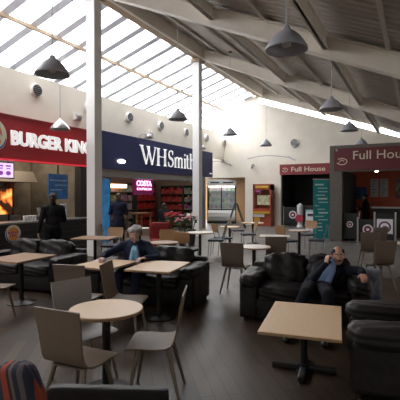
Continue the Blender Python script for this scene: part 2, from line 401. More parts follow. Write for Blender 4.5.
# ridge beam, columns, glazing
struct('trim_%d' % n, MB().span((XC - .14, Y0, 6.98), (XC + .14, YB, 7.02)).span((XC - .03, Y0, 7.0), (XC + .03, YB, 7.4)).span((XC - .14, Y0, 7.38), (XC + .14, YB, 7.42)), M['brownbar']); n += 1
struct('trim_%d' % n, MB().span((XC + .2, Y0, 6.93), (XC + .3, YB, 7.5)), M['beam']); n += 1
for yc in (8.56, 14.45, 2.68 - .0):
    if yc < 5: continue
    c = MB().box((XC, yc, 3.49), (.29, .29, 6.98), bev=.02)
    col = struct('column', c, M['column'])
    MB().box((XC, yc, 6.9), (.42, .42, .16), bev=.01).build('column_head', M['brownbar'], col)
bars = MB(); a = math.atan(.32)
y = 10.16 - .93 * 16
while y < YB:
    xm = (XC - 12.3) / 2
    bars.box((xm, y, glz(xm) - .065), (4.6 / math.cos(a) + .02, .26, .10), ry=-a); y += .93
struct('trim_%d' % n, bars, M['bar']); n += 1
struct('trim_%d' % n, MB().span((-9.70, Y0, glz(-9.67) - .26), (-9.62, YB, glz(-9.67) - .16)).span((-12.35, Y0, 5.66), (-12.2, YB, 5.8)), M['brownbar']); n += 1
g = MB().box((-10.0, (Y0 + YB) / 2, glz(-10.0) + .0), (4.6 / math.cos(a), YB - Y0, .012), ry=-a)
struct('window_2', g, M['glass'])
# ---------------------------------------------------------------- shop shells on the left
YS = 10.4                                     # party wall between the two shops
struct('wall_shop_divider', MB().span((-12.3, YS - .06, 0), (XF - .1, YS + .12, 3.5)), mat('shop_divider', (.20, .175, .14), .6, var=.2, vscale=3))
struct('trim_91', MB().span((XF - .22, 9.7, 0), (XF + .02, YS + .12, 2.52)), M['black'])
struct('wall_shop_end', MB().span((-12.3, 18.1, 0), (XF - .02, 18.3, 3.5)), mat('shop_end_wall', (.12, .09, .075), .6))
struct('wall_shop_start', MB().span((-12.3, 2.9, 0), (XW, 3.1, 3.5)), M['dark'])
bkwall = mat('burger_back_wall', (.24, .205, .16), .6, var=.3, vscale=2)
struct('wall_kitchen', MB().span((-12.28, 3.1, 0), (-12.2, YS - .12, 3.5)), bkwall)
struct('wall_newsagent', MB().span((-12.28, YS + .12, 0), (-12.2, 18.1, 3.5)), mat('newsagent_wall', (.10, .05, .04), .7))
struct('trim_%d' % n, MB().span((-9.9, YS + .12, 2.25), (XF - .02, 18.1, 2.5)), mat('grey_soffit', (.20, .19, .18), .6)); n += 1
def area(loc, rot, sx, sy, e, col=(1, .85, .65)):
    l = bpy.data.lights.new('shop_light', 'AREA'); l.shape = 'RECTANGLE'; l.size = sx; l.size_y = sy; l.energy = e; l.color = col
    o = bpy.data.objects.new('shop_light', l); COL.objects.link(o); o.location = loc; o.rotation_euler = rot
area((-11, 7.5, 3.4), (0, 0, 0), 1.5, 5, 70)
area((-11, 14.6, 3.4), (0, 0, 0), 1.5, 6, 34)
area((-.9, 17.2, 3.0), (0, 0, 0), 1.5, 1.5, 14)
area((-9.7, 22.6, 2.5), (0, 0, 0), 1.5, 1, 12)
# passage behind the end wall
struct('wall_passage', MB().span((-12.3, 24.2, 0), (-8.0, 24.4, 2.9)).span((-8.4, YB + .25, 0), (-8.2, 24.2, 2.9)), M['woodpanel'])
struct('ceiling_passage', MB().span((-12.3, YB + .25, 2.75), (-8.2, 24.4, 2.85)), M['dark'])
for (x, y) in ((-9.4, 22.4), (-10.2, 22.3)):
    MB().box((x, y, 2.735), (.22, .22, .03), bev=.005).build('ceiling_light', M['lit'])
    tag(bpy.context.scene.collection.objects[-1], 'small square light in the passage ceiling behind the fridge', 'light', 'lights in the passage ceiling')
# far shop room
struct('wall_far_shop', MB().span((-6.6, 24.3, 0), (-2.5, 24.4, 3.3)).span((-6.6, YB + .25, 0), (-6.45, 24.3, 3.3)).span((-2.7, YB + .25, 0), (-2.55, 24.3, 3.3)).span((-6.6, YB + .25, 3.2), (-2.5, 24.4, 3.3)), M['dark'])
# ---------------------------------------------------------------- fascia signs
def disc_logo(root, r, words=True):
    """round burger badge: local x right, y up, z towards the reader"""
    MB().cyl((0, 0, 0), (0, 0, .02), r, r, 40).build('disc', M['creamdisc'], root)
    bun = MB()
    for s in (1, -1):
        pts = [(r * .62 * math.cos(t), s * (.30 * r + r * .42 * math.sin(t))) for t in [PI * k / 14 for k in range(15)]]
        bun.poly(pts if s > 0 else pts[::-1], .02, .027, 'xy')
    bun.build('bun', M['bun'], root)
    arc = MB(); pts = []
    for k in range(21):
        t = math.radians(150 + 200 * k / 20); pts.append((r * .97 * math.cos(t), r * .97 * math.sin(t)))
    for k in range(20, -1, -1):
        t = math.radians(150 + 200 * k / 20); w = .80 + .12 * abs(k - 10) / 10; pts.append((r * w * math.cos(t), r * w * math.sin(t) + .0))
    arc.poly(pts, .02, .027, 'xy').build('blue_swoosh', M['logoblue'], root)
    text_mesh('lettering', 'BURGER', r * .42, M['logored'], root, .004, (-.68 * r, .02 * r, .024), width=1.36 * r, bold=.008 * r)
    text_mesh('lettering', 'KING', r * .42, M['logored'], root, .004, (-.5 * r, -.32 * r, .024), width=1.0 * r, bold=.008 * r)
def orient(o, rot): o.rotation_euler = rot; return o
bk = empty('shop_sign', (XF, 6.7, 3.1), 0, 'long red fascia sign reading BURGER KING over the burger counter', 'sign')
MB().span((-.12, -3.6, -.58), (0, YS - 6.7 + .0, .6)).build('sign_board', M['red'], bk)
MB().span((0, -3.6, -.58), (.03, YS - 6.7, -.535)).build('light_strip', M['redlit'], bk)
MB().span((0, -3.6, .57), (.03, YS - 6.7, .6)).build('top_trim', M['red'], bk)
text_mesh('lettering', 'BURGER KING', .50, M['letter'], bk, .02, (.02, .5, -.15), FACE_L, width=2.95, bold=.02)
lg = empty('round_logo', (.012, -.04, .03)); lg.parent = bk; orient(lg, FACE_L)
disc_logo(lg, .42)
wh = empty('shop_sign', (XF, 14.7, 3.1), 0, 'long navy fascia sign reading WHSmith over the newsagent', 'sign')
MB().span((-.12, YS - 14.7 + .01, -.58), (0, 19.1 - 14.7, .68)).build('sign_board', M['navy'], wh)
MB().span((0, 4.05, -.42), (.015, 4.3, -.36)).build('small_print', M['letter'], wh)
MB().ball((.03, -3.0, -.28), (.03, .22, .07), 10).build('emergency_light', M['lit'], wh, smooth=True)
# serif lettering WHSmith, drawn stroke by stroke in (y, z)
lt = MB()
def st(p, q, w0, w1=None):
    w1 = w1 or w0; d = (Vector(q) - Vector(p)).normalized(); nn = Vector((-d.y, d.x)); P, Q = Vector(p), Vector(q)
    lt.poly([tuple(P + nn * w0 / 2), tuple(Q + nn * w1 / 2), tuple(Q - nn * w1 / 2), tuple(P - nn * w0 / 2)], 0, .03, 'yz')
def hs(y, z, w, t=.022): st((y - w / 2, z), (y + w / 2, z), t)
def curve(pts, ws):
    L, Rr = [], []
    for i, p in enumerate(pts):
        a_ = Vector(pts[max(0, i - 1)]); b_2 = Vector(pts[min(len(pts) - 1, i + 1)]); d = (b_2 - a_).normalized(); nn = Vector((-d.y, d.x)) * ws[i] / 2
        L.append(Vector(p) + nn); Rr.append(Vector(p) - nn)
    for k in range(len(pts) - 1):
        lt.poly([tuple(L[k]), tuple(L[k + 1]), tuple(Rr[k + 1]), tuple(Rr[k])], 0, .03, 'yz')
hgt = .70
# W
st((.06, hgt), (.33, 0), .10, .07); st((.33, 0), (.52, hgt), .03); st((.42, hgt), (.68, 0), .10, .07); st((.68, 0), (.88, hgt), .03)
hs(.06, hgt, .22); hs(.44, hgt, .18); hs(.88, hgt, .16)
# H
st((1.06, 0), (1.06, hgt), .10); st((1.50, 0), (1.50, hgt), .10); hs(1.28, hgt * .52, .4, .03)
for y in (1.06, 1.50): hs(y, .01, .22); hs(y, hgt - .01, .22)
# S
sp = []; sw = []
for k in range(25):
    t = k / 24
    ang = math.radians(35 + 235 * min(1, t * 2)) if t < .5 else None
    if t <= .5: sp.append((1.90 + .14 * math.cos(math.radians(30 + 240 * t * 2)), .52 + .165 * math.sin(math.radians(30 + 240 * t * 2))))
    else: sp.append((1.89 + .16 * math.cos(math.radians(90 - 250 * (t - .5) * 2)), .18 + .175 * math.sin(math.radians(90 - 250 * (t - .5) * 2))))
    sw.append(.035 + .07 * math.exp(-((t - .5) / .16) ** 2))
curve(sp, sw); st((2.02, .52), (2.02, .68), .02); st((1.74, .02), (1.74, .2), .02)
# m i t h
xh = .44
for y in (2.22, 2.46, 2.70): st((y, 0), (y, xh * .9), .075); hs(y, .01, .15)
for y in (2.22, 2.46): curve([(y + .02, xh * .78), (y + .07, xh * .95), (y + .14, xh * 1.0), (y + .21, xh * .95), (y + .24, xh * .8)], [.02, .035, .05, .06, .075])
hs(2.19, xh * .93, .09)
st((2.94, 0), (2.94, xh), .075); hs(2.94, .01, .15); hs(2.91, xh - .01, .1); lt.ball((.015, 2.93, .6), (.012, .05, .05), 8)
st((3.13, .06), (3.13, .62), .07); hs(3.15, xh - .01, .2, .03); curve([(3.13, .1), (3.15, .03), (3.20, .01), (3.26, .04)], [.07, .06, .04, .02])
st((3.40, 0), (3.40, hgt), .075); hs(3.40, .01, .15); hs(3.37, hgt - .01, .1)
st((3.64, 0), (3.64, xh * .85), .075); hs(3.64, .01, .15); curve([(3.42, xh * .78), (3.47, xh * .95), (3.54, xh), (3.61, xh * .95), (3.64, xh * .8)], [.02, .035, .05, .06, .075])
for v in lt.b.verts: v.co.y = v.co.y * 1.15 - 1.85; v.co.z -= .28
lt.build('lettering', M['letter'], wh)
# far and near maroon signs
def swirl(root, x, z, r, y=-.03):
    pts = [(x + r * 1.5 * math.cos(t), y, z + r * math.sin(t)) for t in [math.radians(200 + 300 * k / 14) for k in range(15)]]
    MB().tube(pts, r * .13).build('swirl_mark', M['creamletter'], root)
    MB().tube([(x - r * .6, y, z - r * .2), (x, y, z + r * .35), (x + r * .5, y, z - r * .1)], r * .12).build('swirl_mark', M['creamletter'], root)
fs = empty('shop_sign', (-4.55, YB - .1, 2.95), 0, 'small dull red fascia sign reading Full House on the end wall', 'sign')
MB().span((-1.9, -.06, -.27), (1.85, .08, .27)).build('sign_board', M['maroonfar'], fs)
text_mesh('lettering', 'Full House', .34, M['creamletter'], fs, .015, (-1.3, -.075, -.11), FACE_B, width=1.72, bold=.004)
swirl(fs, -1.62, -.02, .10, -.07)
# near kiosk
KY, KX0, KX1 = 15.2, -2.78, .35
kf = MB()
kf.span((KX0, KY, 0), (KX0 + .42, KY + .3, 2.45)).span((KX0, KY, 2.45), (KX1, KY + .3, 3.37)).span((KX1 - .2, KY, 0), (KX1, KY + .3, 2.45))
kf.span((KX0, KY + .3, 0), (KX0 + .1, YB - .4, 2.9))
kf.span((KX0, KY + .3, 2.9), (KX1, YB - .4, 3.0))
kio = empty('shop_kiosk', (KX0, KY, 0), 0, 'taupe framed kiosk shop with maroon Full House sign and orange inner wall', 'kiosk')
ob = kf.build('frame', M['taupe'], kio); ob.matrix_parent_inverse = Matrix.Translation((-KX0, -KY, 0))
def kpart(mb, name, m): o = mb.build(name, m, kio); o.matrix_parent_inverse = Matrix.Translation((-KX0, -KY, 0)); return o
kpart(MB().span((KX0 + .16, KY - .04, 2.5), (KX1 - .1, KY, 3.26)), 'sign_board', M['maroon'])
t_ = text_mesh('lettering', 'Full House', .42, M['creamletter'], kio, .012, (KX0 + .76, KY - .05, 2.86), FACE_B, width=1.9, bold=.0); t_.matrix_parent_inverse = Matrix.Translation((-KX0, -KY, 0))
sw_ = MB()
pts = [(KX0 + .42 + .17 * math.cos(t), KY - .05, 2.80 + .11 * math.sin(t)) for t in [math.radians(200 + 300 * k / 14) for k in range(15)]]
sw_.tube(pts, .016); sw_.tube([(KX0 + .32, KY - .05, 2.77), (KX0 + .42, KY - .05, 2.86), (KX0 + .5, KY - .05, 2.8)], .014)
kpart(sw_, 'swirl_mark', M['creamletter'])
kpart(MB().ball((KX0 + .25, KY - .03, 3.2), .04, 8), 'sign_screw', M['silver'])
kpart(MB().ball((-1.25, KY + .1, 2.44), (.06, .06, .03), 8), 'spotlight', M['lit'])
kpart(MB().span((KX0 + .1, 18.3, 0), (KX1, 18.4, 2.9)), 'back_panel', M['orange'])
kpart(MB().span((KX0 + .42, KY + .3, 0), (KX0 + .5, 18.3, 2.45)), 'side_panel', M['charcoal'])
kpart(MB().span((-1.55, 17.3, 0), (KX1 - .2, 17.8, 1.12)), 'counter', M['dark'])
kpart(MB().span((-1.6, 17.2, 1.12), (KX1 - .2, 17.85, 1.17)), 'counter_top', M['steel'])
def poster(name, x0, x1, z0, z1, y, m, label, lines=0, lm=None):
    o = MB().span((x0, y, z0), (x1, y + .02, z1)).build(name, m)
    tag(o, label, 'poster')
    if lines:
        b = MB()
        for k in range(lines):
            z = z1 - (k + .7) * (z1 - z0) / (lines + .4); b.span((x0 + .06, y - .004, z - .022), (x1 - .06 - (k % 3) * .05, y, z + .022))
        b.build('print', lm or M['charcoal'], o)
    return o
pp = mat('grey_menu', (.42, .40, .40), .6)
poster('menu_poster', -1.72, -1.42, 1.55, 2.28, 18.27, pp, 'pale grey menu poster left of its twin on the orange wall', 6, mat('menu_print', (.2, .19, .2), .6))
poster('menu_poster', -1.36, -1.06, 1.55, 2.28, 18.27, pp, 'pale grey menu poster in the middle of the orange wall', 6, mat('menu_print2', (.22, .2, .2), .6))
poster('menu_poster', -.78, -.4, 1.5, 2.3, 18.27, goods_material('poster_art', 6, 6, 0, 3, .7, .25), 'dark green patterned poster at the right end of the orange wall')
poster('menu_poster', -2.28, -1.86, 1.45, 1.95, 18.27, mat('blue_poster', (.03, .07, .2), .6, var=.4, vscale=5), 'dark blue poster behind the person in the kiosk')
# black box sign above right
o = MB().box((0, 0, 0), (.7, .25, .62), bev=.01).build('sign_box', M['black'], loc=(-.02, 14.0, 3.0)); tag(o, 'black box hanging in front of the right end of the kiosk sign', 'box')
MB().span((-.3, -.13, -.15), (.3, -.126, .12)).build('panel', mat('sign_box_face', (.03, .03, .02), .4), o)
MB().cyl((-.2, 0, .3), (-.2, 0, .78), .01).cyl((.2, 0, .3), (.2, 0, .62), .01).build('hanger', M['steel'], o)
# ---------------------------------------------------------------- wall vents, boxes and sign lamps on the upper left wall
def vent(loc, rz, r, label, group):
    t = empty('wall_vent', loc, rz, label, 'vent', group)
    MB().cyl((0, 0, 0), (0, -.09, 0), r * 1.25, r * 1.15, 24).build('ring', M['white'], t)
    gr = MB().cyl((0, -.085, 0), (0, -.10, 0), r, r, 24).build('grille', M['charcoal'], t)
    v = MB()
    for k in (-2, -1, 0, 1, 2): v.box((0, -.105, k * r * .35), (2 * math.sqrt(max(.01, r * r - (k * r * .35) ** 2)), .012, r * .1))
    v.build('louvre', M['silver'], gr)
names = ['leftmost round wall vent, above the red sign', 'second round vent from the left, by the first white column', 'round vent above the left half of the navy sign',
         'round vent above the W of the navy sign', 'round vent just left of the far white column', 'round vent just right of the far white column', 'last round vent on the left wall, nearest the end wall']
for k in range(7):
    y = 8.35 + k * 2.16
    vent((XW + .0, y, 4.56 if k else 4.62), PI / 2, .155, names[k], 'round vents along the left wall')
vent((-6.43 + .73, YB, 4.33), 0, .19, 'round dark vent on the cream end wall above the far shop', None)
for (y, lb) in ((9.95, 'small white box on the wall above the red sign by the column'), (14.0, 'small beige box on the wall above the navy sign')):
    o = MB().box((0, 0, 0), (.12, .3, .2), bev=.02).build('junction_box', M['white'], loc=(XW + .06, y, 4.12)); tag(o, lb, 'box')
    MB().box((.07, 0, -.02), (.04, .2, .1)).build('lens', M['steel'], o)
def sign_lamp(loc, rz, out, up, label, r=.17):
    t = empty('sign_lamp', loc, rz, label, 'lamp', 'arm lamps over the shop signs')
    MB().tube([(0, 0, 0), (0, -out * .3, up), (0, -out * .9, up), (0, -out, up * .7)], .012).build('arm', M['steel'], t)
    b = MB().lathe([(.03, .1), (.05, .09), (r, -.06), (r * .95, -.06), (.04, .07)], 20, (0, -out, up * .7 - .05), close=False)
    b.build('lamp_shade', M['silver'], t, smooth=True)
    MB().ball((0, -out, up * .7 - .07), .04, 8).build('bulb', M['lampin'], t)
sign_lamp((XF, 12.7, 3.75), PI / 2, .5, .12, 'silver arm lamp over the navy sign, left of its lettering')
sign_lamp((XF, 17.0, 3.78), PI / 2, .5, .1, 'silver arm lamp over the navy sign, at the end of its lettering')
# long curved arms on the end wall
def boom(x, z, x2, z2, label):
    t = empty('boom_lamp', (x, YB, z), 0, label, 'lamp')
    pts = [(0, -.03, 0)] + [((x2 - x) * k / 8, -.06 -.9 * math.sin(PI * k / 16), (z2 - z) * k / 8 + .12 * math.sin(PI * k / 8)) for k in range(1, 9)]
    MB().tube(pts, .012).build('arm', M['charcoal'], t)
    e = pts[-1]
    MB().box((e[0] + .1, e[1], e[2] - .05), (.42, .12, .06), ry=.45).build('lamp_head', M['steel'], t)
boom(-8.3, 3.6, -5.7, 3.5, 'long thin boom lamp on the end wall reaching to the far red sign')
boom(-10.6, 3.4, -9.2, 3.35, 'short boom lamp on the white wall above the fridge')
o = empty('wall_spotlight', (-8.0, YB, 3.1), 0, 'small dark spotlight on the end wall above the orange cabinet', 'lamp')
MB().tube([(0, 0, 0), (0, -.2, 0)], .02).build('arm', M['charcoal'], o); MB().cyl((0, -.2, 0), (.15, -.35, .12), .05, .09).build('lamp_head', M['steel'], o)
o = MB().box((0, 0, 0), (.3, .06, .22), bev=.01).build('wall_notice', M['charcoal'], loc=(-6.9, YB - .03, 1.55)); tag(o, 'small dark notice on the end wall beside the far shop', 'notice')
# ---------------------------------------------------------------- pendant lamps
def pendant():
    t = empty('pendant_lamp', (0, 0, 0))
    MB().lathe([(.030, .235), (.04, .23), (.05, .19), (.09, .165), (.15, .115), (.20, .05), (.245, -.02), (.25, -.05), (.243, -.05), (.235, -.02), (.19, .04), (.13, .10), (.05, .16)], 36, close=False).build('lamp_shade', M['lamp'], t, smooth=True)
    sd = t.children[0]
    MB().lathe([(.0, -.02), (.05, 0), (.06, .04), (.045, .09), (.03, .13), (.0, .135)], 16, close=False).build('bulb', M['lampin'], sd, smooth=True)
    MB().cyl((0, 0, .22), (0, 0, 1), .008, .008, 8).build('cord', M['cord'], t)
    MB().box((0, 0, 1.0), (.10, .10, .05)).build('ceiling_rose', M['charcoal'], t)
    return t
pl = [(286, 4.9, 51, 'large grey pendant lamp nearest the camera, high on the right'),
      (331, 9.0, 110, 'grey pendant lamp above the near maroon sign, second along the right row'),
      (349, 12.2, 131, 'grey pendant lamp third along the right row, over the kiosk sign'),
      (361, 16.5, 145, 'smallest pendant of the right row, half hidden by the kiosk top'),
      (53, 6.1, 75.5, 'grey pendant lamp seen against the left part of the glass roof'),
      (178, 10.9, 120, 'grey pendant lamp hanging left of the far white column'),
      (230, 14.8, 135.5, 'grey pendant lamp in front of the end window'),
      (266, 17.5, 146, 'small grey pendant right of the end window, over the orange cabinet'),
      (60.5, 10.6, 130, 'silver pendant lamp in front of the red sign')]
pr = pendant()
for i, (u, d, v, lb) in enumerate(pl):
    o = pr if i == 0 else copy_tree(pr)
    p = px(u, d); z = H + (194.5 - v) / F * d + .05
    o.location = (p.x, p.y, z); tag(o, lb, 'lamp', 'pendant lamps hanging from the roof')
    top = roof(p.x) + .5 if p.x > XC else glz(p.x) - .18
    for ch in o.children:
        if ch.name.startswith('cord'): ch.scale.z = (top - z - .22) / .78; ch.location.z = .22 - .22 * ch.scale.z
        if ch.name.startswith('ceiling_rose'): ch.location.z = top - z - 1.03
        if i == 8 and ch.name.startswith('lamp_shade'):
            ch.data = ch.data.copy(); ch.data.materials[0] = M['silver']
# ---------------------------------------------------------------- furniture makers
def pedestal(t, h, foot='disc', lean=0):
    MB().cyl((0, 0, .02), (0, 0, h - .03), .035, .035, 18).build('column', M['blackmetal'], t, smooth='auto')
    if foot == 'disc': MB().lathe([(.0, 0), (.21, 0), (.215, .012), (.19, .022), (.05, .045), (.04, .06), (0, .06)], 32, close=False).build('base', M['blackmetal'], t, smooth='auto')
    else:
        b = MB()
        for k in range(4):
            an = PI / 4 + k * PI / 2 + foot
            b.box((.14 * math.cos(an), .14 * math.sin(an), .035), (.30, .06, .045), rz=an, bev=.01)
            b.cyl((.27 * math.cos(an), .27 * math.sin(an), 0), (.27 * math.cos(an), .27 * math.sin(an), .02), .025)
        b.cyl((0, 0, .01), (0, 0, .07), .055)
        b.build('base', M['blackmetal'], t)
    MB().box((0, 0, h - .035), (.32, .06, .018)).box((0, 0, h - .035), (.06, .32, .018)).build('bracket', M['blackmetal'], t)
def round_table(lat, d, r, h, m, label, group='small round cafe tables'):
    p = cw(lat, d); t = empty('round_table', (p.x, p.y, 0), .3, label, 'table', group)
    MB().lathe([(0, h - .028), (r - .006, h - .028), (r, h - .022), (r, h - .006), (r - .005, h), (0, h)], 48, close=False).build('tabletop', [m], t, smooth='auto'); tt_ = t.children[0]
    MB().lathe([(r, h - .024), (r + .003, h - .02), (r + .003, h - .008), (r, h - .004)], 48, close=False).build('edge_band', M['beechedge'], tt_, smooth=True)
    pedestal(t, h); return t
def rect_table(lat, d, w, l, h, ang, m, label, foot='disc', group='rectangular cafe tables'):
    p = cw(lat, d); t = empty('rectangular_table', (p.x, p.y, 0), YAW - math.radians(ang), label, 'table', group)
    MB().box((0, 0, h - .0145), (w, l, .027), bev=.005).build('tabletop', m, t)
    e = MB().box((0, l / 2, h - .014), (w + .004, .006, .02)).box((0, -l / 2, h - .014), (w + .004, .006, .02)).box((w / 2, 0, h - .014), (.006, l, .02)).box((-w / 2, 0, h - .014), (.006, l, .02))
    e.build('edge_band', M['beechedge'], t.children[0])
    pedestal(t, h, foot); return t
def make_chair(kind):
    sh = {'taupe': M['chair'], 'pale': M['chairpale'], 'brown': M['chairdark'], 'wood': M['chairwood']}[kind]
    t = empty('cafe_chair', (0, 0, 0))
    if kind == 'wood':
        MB().cushion((0, -.01, .455), (.42, .41, .05), .5, .0, n=5).build('seat', M['seatpad'], t, smooth=True)
        MB().sheet([(.20, .62), (.225, .70), (.24, .78), (.25, .86)], [.36, .40, .41, .38], .014).build('backrest', sh, t, smooth='auto')
    else:
        seat = [(-.22, .425), (-.20, .438), (-.1, .44), (.02, .435), (.10, .44), (.145, .46)]
        back = [(.145, .46), (.17, .50), (.185, .56), (.20, .66), (.215, .76), (.235, .86)]
        MB().sheet(seat, [.38, .41, .42, .41, .40, .39], .013).build('seat', sh, t, smooth='auto')
        MB().sheet(back, [.39, .38, .375, .385, .40, .405], .013).build('backrest', sh, t, smooth='auto')
    for sx in (-1, 1):
        if kind == 'wood':
            MB().tube([(sx * .17, -.17, .44), (sx * .19, -.2, 0)], .011).build('leg', M['chrome'], t)
            MB().tube([(sx * .17, .17, .44), (sx * .2, .22, 0)], .011).build('leg', M['chrome'], t)
            MB().tube([(sx * .18, .15, .44), (sx * .18, .21, .66)], .011).build('back_support', M['chrome'], t)
        else:
            for (y0, y1) in ((-.13, -.20), (.11, .215)):
                l = MB(); A = Vector((sx * .13, y0, .425)); B = Vector((sx * .205, y1, .0))
                l.cyl(A, B, .021, .012, 10)
                for v in l.b.verts: pass
                l.build('leg', M['chairleg'], t)
    MB().box((0, -.12, .42), (.30, .03, .014)).box((0, .11, .42), (.30, .03, .014)).box((0, -.005, .419), (.04, .24, .012)).build('seat_frame', M['chairleg'] if kind != 'wood' else M['chrome'], t)
    return t
proto = {}
def chair(kind, lat, d, fl, fd, label):
    if kind in proto: o = copy_tree(proto[kind])
    else: o = make_chair(kind); proto[kind] = o
    p = cw(lat, d); o.location = (p.x, p.y, 0); o.rotation_euler = (0, 0, facing(fl, fd))
    tag(o, label, 'chair', {'taupe': 'taupe shell chairs', 'pale': 'taupe shell chairs', 'brown': 'brown shell chairs', 'wood': 'wooden backed chairs with dark seats'}[kind])
    return o
def make_sofa(corner, rz, w, n, label, m, name='leather_sofa', depth=.88, armh=.60, backh=.80, seed=1):
    """corner = front right foot of the sofa when looked at from its front; local -y is the front"""
    t = empty(name, (corner[0], corner[1], 0), rz, label, 'sofa' if n > 1 else 'armchair')
    aw = .24; iw = w - 2 * aw
    def X(x): return x - w          # local x from -w .. 0
    MB().box((X(w / 2), depth / 2, .18), (w - .04, depth - .06, .26), bev=.03).build('base', m, t, smooth='auto')
    MB().box((X(w / 2), depth - .07, .37), (w - .10, .12, .60), bev=.04).build('back_frame', m, t, smooth='auto')
    for k, x in enumerate((aw / 2, w - aw / 2)):
        a = MB().cushion((X(x), depth / 2 - .02, .27), (aw - .015, depth - .06, .44), .25, .004, seed + k, 10)
        a.build('arm', m, t, smooth=True)
        MB().cushion((X(x), depth / 2 - .02, armh - .09), (aw + .045, depth + .0, .20), .75, .007, seed + 9 + k, 12, e=.6).build('arm_pad', m, t, smooth=True)
    for k in range(n):
        x = aw + iw * (k + .5) / n
        MB().cushion((X(x), .37, .37), (iw / n - .005, .72, .19), .5, .006, seed + 20 + k, 14).build('seat_cushion', m, t, smooth=True)
        MB().cushion((X(x), .66, .60), (iw / n + .02, .29, .44), .8, .012, seed + 30 + k, 16, rx=-.22, ry=.03 * (k * 2 - 1), e=.55).build('back_cushion', m, t, smooth=True)
    for x in (.08, w - .08):
        for y in (.08, depth - .08): MB().cyl((X(x), y, 0), (X(x), y, .06), .03).build('foot', M['blackmetal'], t)
    return t
A9 = YAW - math.radians(18.4)
# tables
round_table(-.785, 3.46, .305, .70, M['beech'], 'pale beech round table in the left foreground with chairs around it')
rect_table(.97, 3.87, .67, 1.05, .50, 18.5, M['beech'], 'low pale beech table in the right foreground on a black cross foot', -.785)
rect_table(-.55, 5.55, .62, .80, .70, 17, M['beech'], 'beech table in front of the grey-haired man, right one of the joined pair')
rect_table(-1.30, 5.72, .60, .72, .70, 24, M['beech'], 'beech table left of the grey-haired man, left one of the joined pair')
rect_table(-2.72, 6.3, .66, .8, .70, 22, M['darkwood'], 'brown table at the far left edge in front of the left sofa')
rect_table(-2.33, 9.2, .85, .62, .70, 10, M['darkwood'], 'brown table at the foot of the near white column')
round_table(-1.72, 11.8, .31, .70, M['whitetop'], 'shiny pale round table left of the shop flower display')
round_table(-.72, 8.3, .29, .70, M['darkwood'], 'round brown table behind the head of the central sofa')
round_table(0.0, 10.5, .34, .70, M['whitetop'], 'pale round table just right of the flower display')
round_table(.88, 12.3, .30, .70, M['beech'], 'round beech table in front of the folding board')
rect_table(1.78, 14.0, .7, .6, .70, 10, M['beech'], 'farthest beech table in front of the orange cabinet')
round_table(.99, 7.6, .30, .70, M['whitetop'], 'pale round table just behind the big sofa on its left')
rect_table(1.72, 9.55, .68, .55, .70, 12, M['whitetop'], 'pale table behind the brown chair in the hall middle')
round_table(2.66, 11.1, .29, .70, M['whitetop'], 'white round table in front of the teal banner')
rect_table(4.12, 8.15, .7, .6, .70, 15, M['whitetop'], 'white table at the right edge before the kiosk')
# chairs
chair('taupe', -.89, 3.05, .42, .91, 'taupe shell chair nearest the camera, its back to us at the round table')
chair('taupe', -.36, 3.42, -1, .05, 'taupe shell chair right of the foreground round table, seen side on')
chair('pale', -1.03, 3.70, .73, -.68, 'pale grey shell chair behind the foreground round table, facing us')
chair('taupe', -.86, 4.78, 1, -.12, 'taupe chair seen side on before the joined tables, behind the round table')
chair('brown', -1.42, 4.88, .25, .95, 'brown chair with its back to us at the joined tables, left of the pale chair')
chair('taupe', -2.72, 5.42, .1, 1, 'taupe chair cut by the left edge of the picture')
chair('brown', .60, 7.0, .35, .9, 'dark brown chair between the central sofa and the big sofa, back to us')
chair('brown', 1.45, 8.0, .1, 1, 'brown chair behind the big sofa, back to us')
chair('brown', 3.12, 7.25, -.15, 1, 'tall brown chair behind the seated man, back to us')
chair('brown', 3.62, 8.9, .2, 1, 'brown chair further back on the right, behind the tall brown one')
chair('brown', 4.3, 10.2, -.3, 1, 'farthest brown chair at the right edge before the kiosk')
chair('wood', -.28, 8.95, .5, .9, 'orange wood chair left of the pale round table by the flowers, back to us')
chair('wood', -.72, 9.15, .0, -1, 'orange wood chair behind the round brown table')
chair('wood', .44, 10.9, -1, .2, 'wooden chair with dark seat, right of the table by the flowers')
chair('wood', .62, 11.4, .8, .3, 'wooden chair with dark seat, left of the beech table by the folding board')
chair('wood', 1.46, 12.5, -.95, -.1, 'wooden chair with dark seat, right of the beech table by the folding board')
chair('wood', 1.25, 13.9, .95, .1, 'wooden chair with dark seat beside the farthest beech table')
chair('wood', -2.08, 9.75, -.2, -1, 'orange wood chair behind the table at the near column')
chair('wood', -2.42, 11.2, .8, .3, 'orange wood chair left of the shiny pale table')
chair('wood', -1.22, 12.7, -.9, .1, 'orange wood chair right of the shiny pale table')
chair('wood', 2.25, 10.7, .8, .4, 'wooden chair left of the white round table by the teal banner')
chair('wood', 3.08, 10.9, -.9, .3, 'wooden chair right of the white round table by the teal banner')
chair('wood', 3.2, 12.4, -.7, -.7, 'wooden chair closest to the foot of the kiosk pillar')
# sofas
c = cw(2.02, 4.87); big = make_sofa(c, A9, 1.60, 2, 'big black leather sofa behind the low table with the moustached man on it', M['leather'], seed=3)
c = cw(-.10, 5.80); mid = make_sofa(c, A9, 1.75, 2, 'black leather sofa of the grey-haired man, in the middle of the picture', M['leather'], seed=11)
c = cw(-2.28, 6.72); lef = make_sofa(c, A9, 1.75, 2, 'black leather sofa on the left under the burger counter', M['leather'], seed=21)
c = cw(1.20, 3.30); arm_ = make_sofa(c, A9 - PI / 2, .95, 1, 'dark brown leather armchair cut by the right edge, side on', M['leather2'], 'leather_armchair', seed=31, depth=.95)
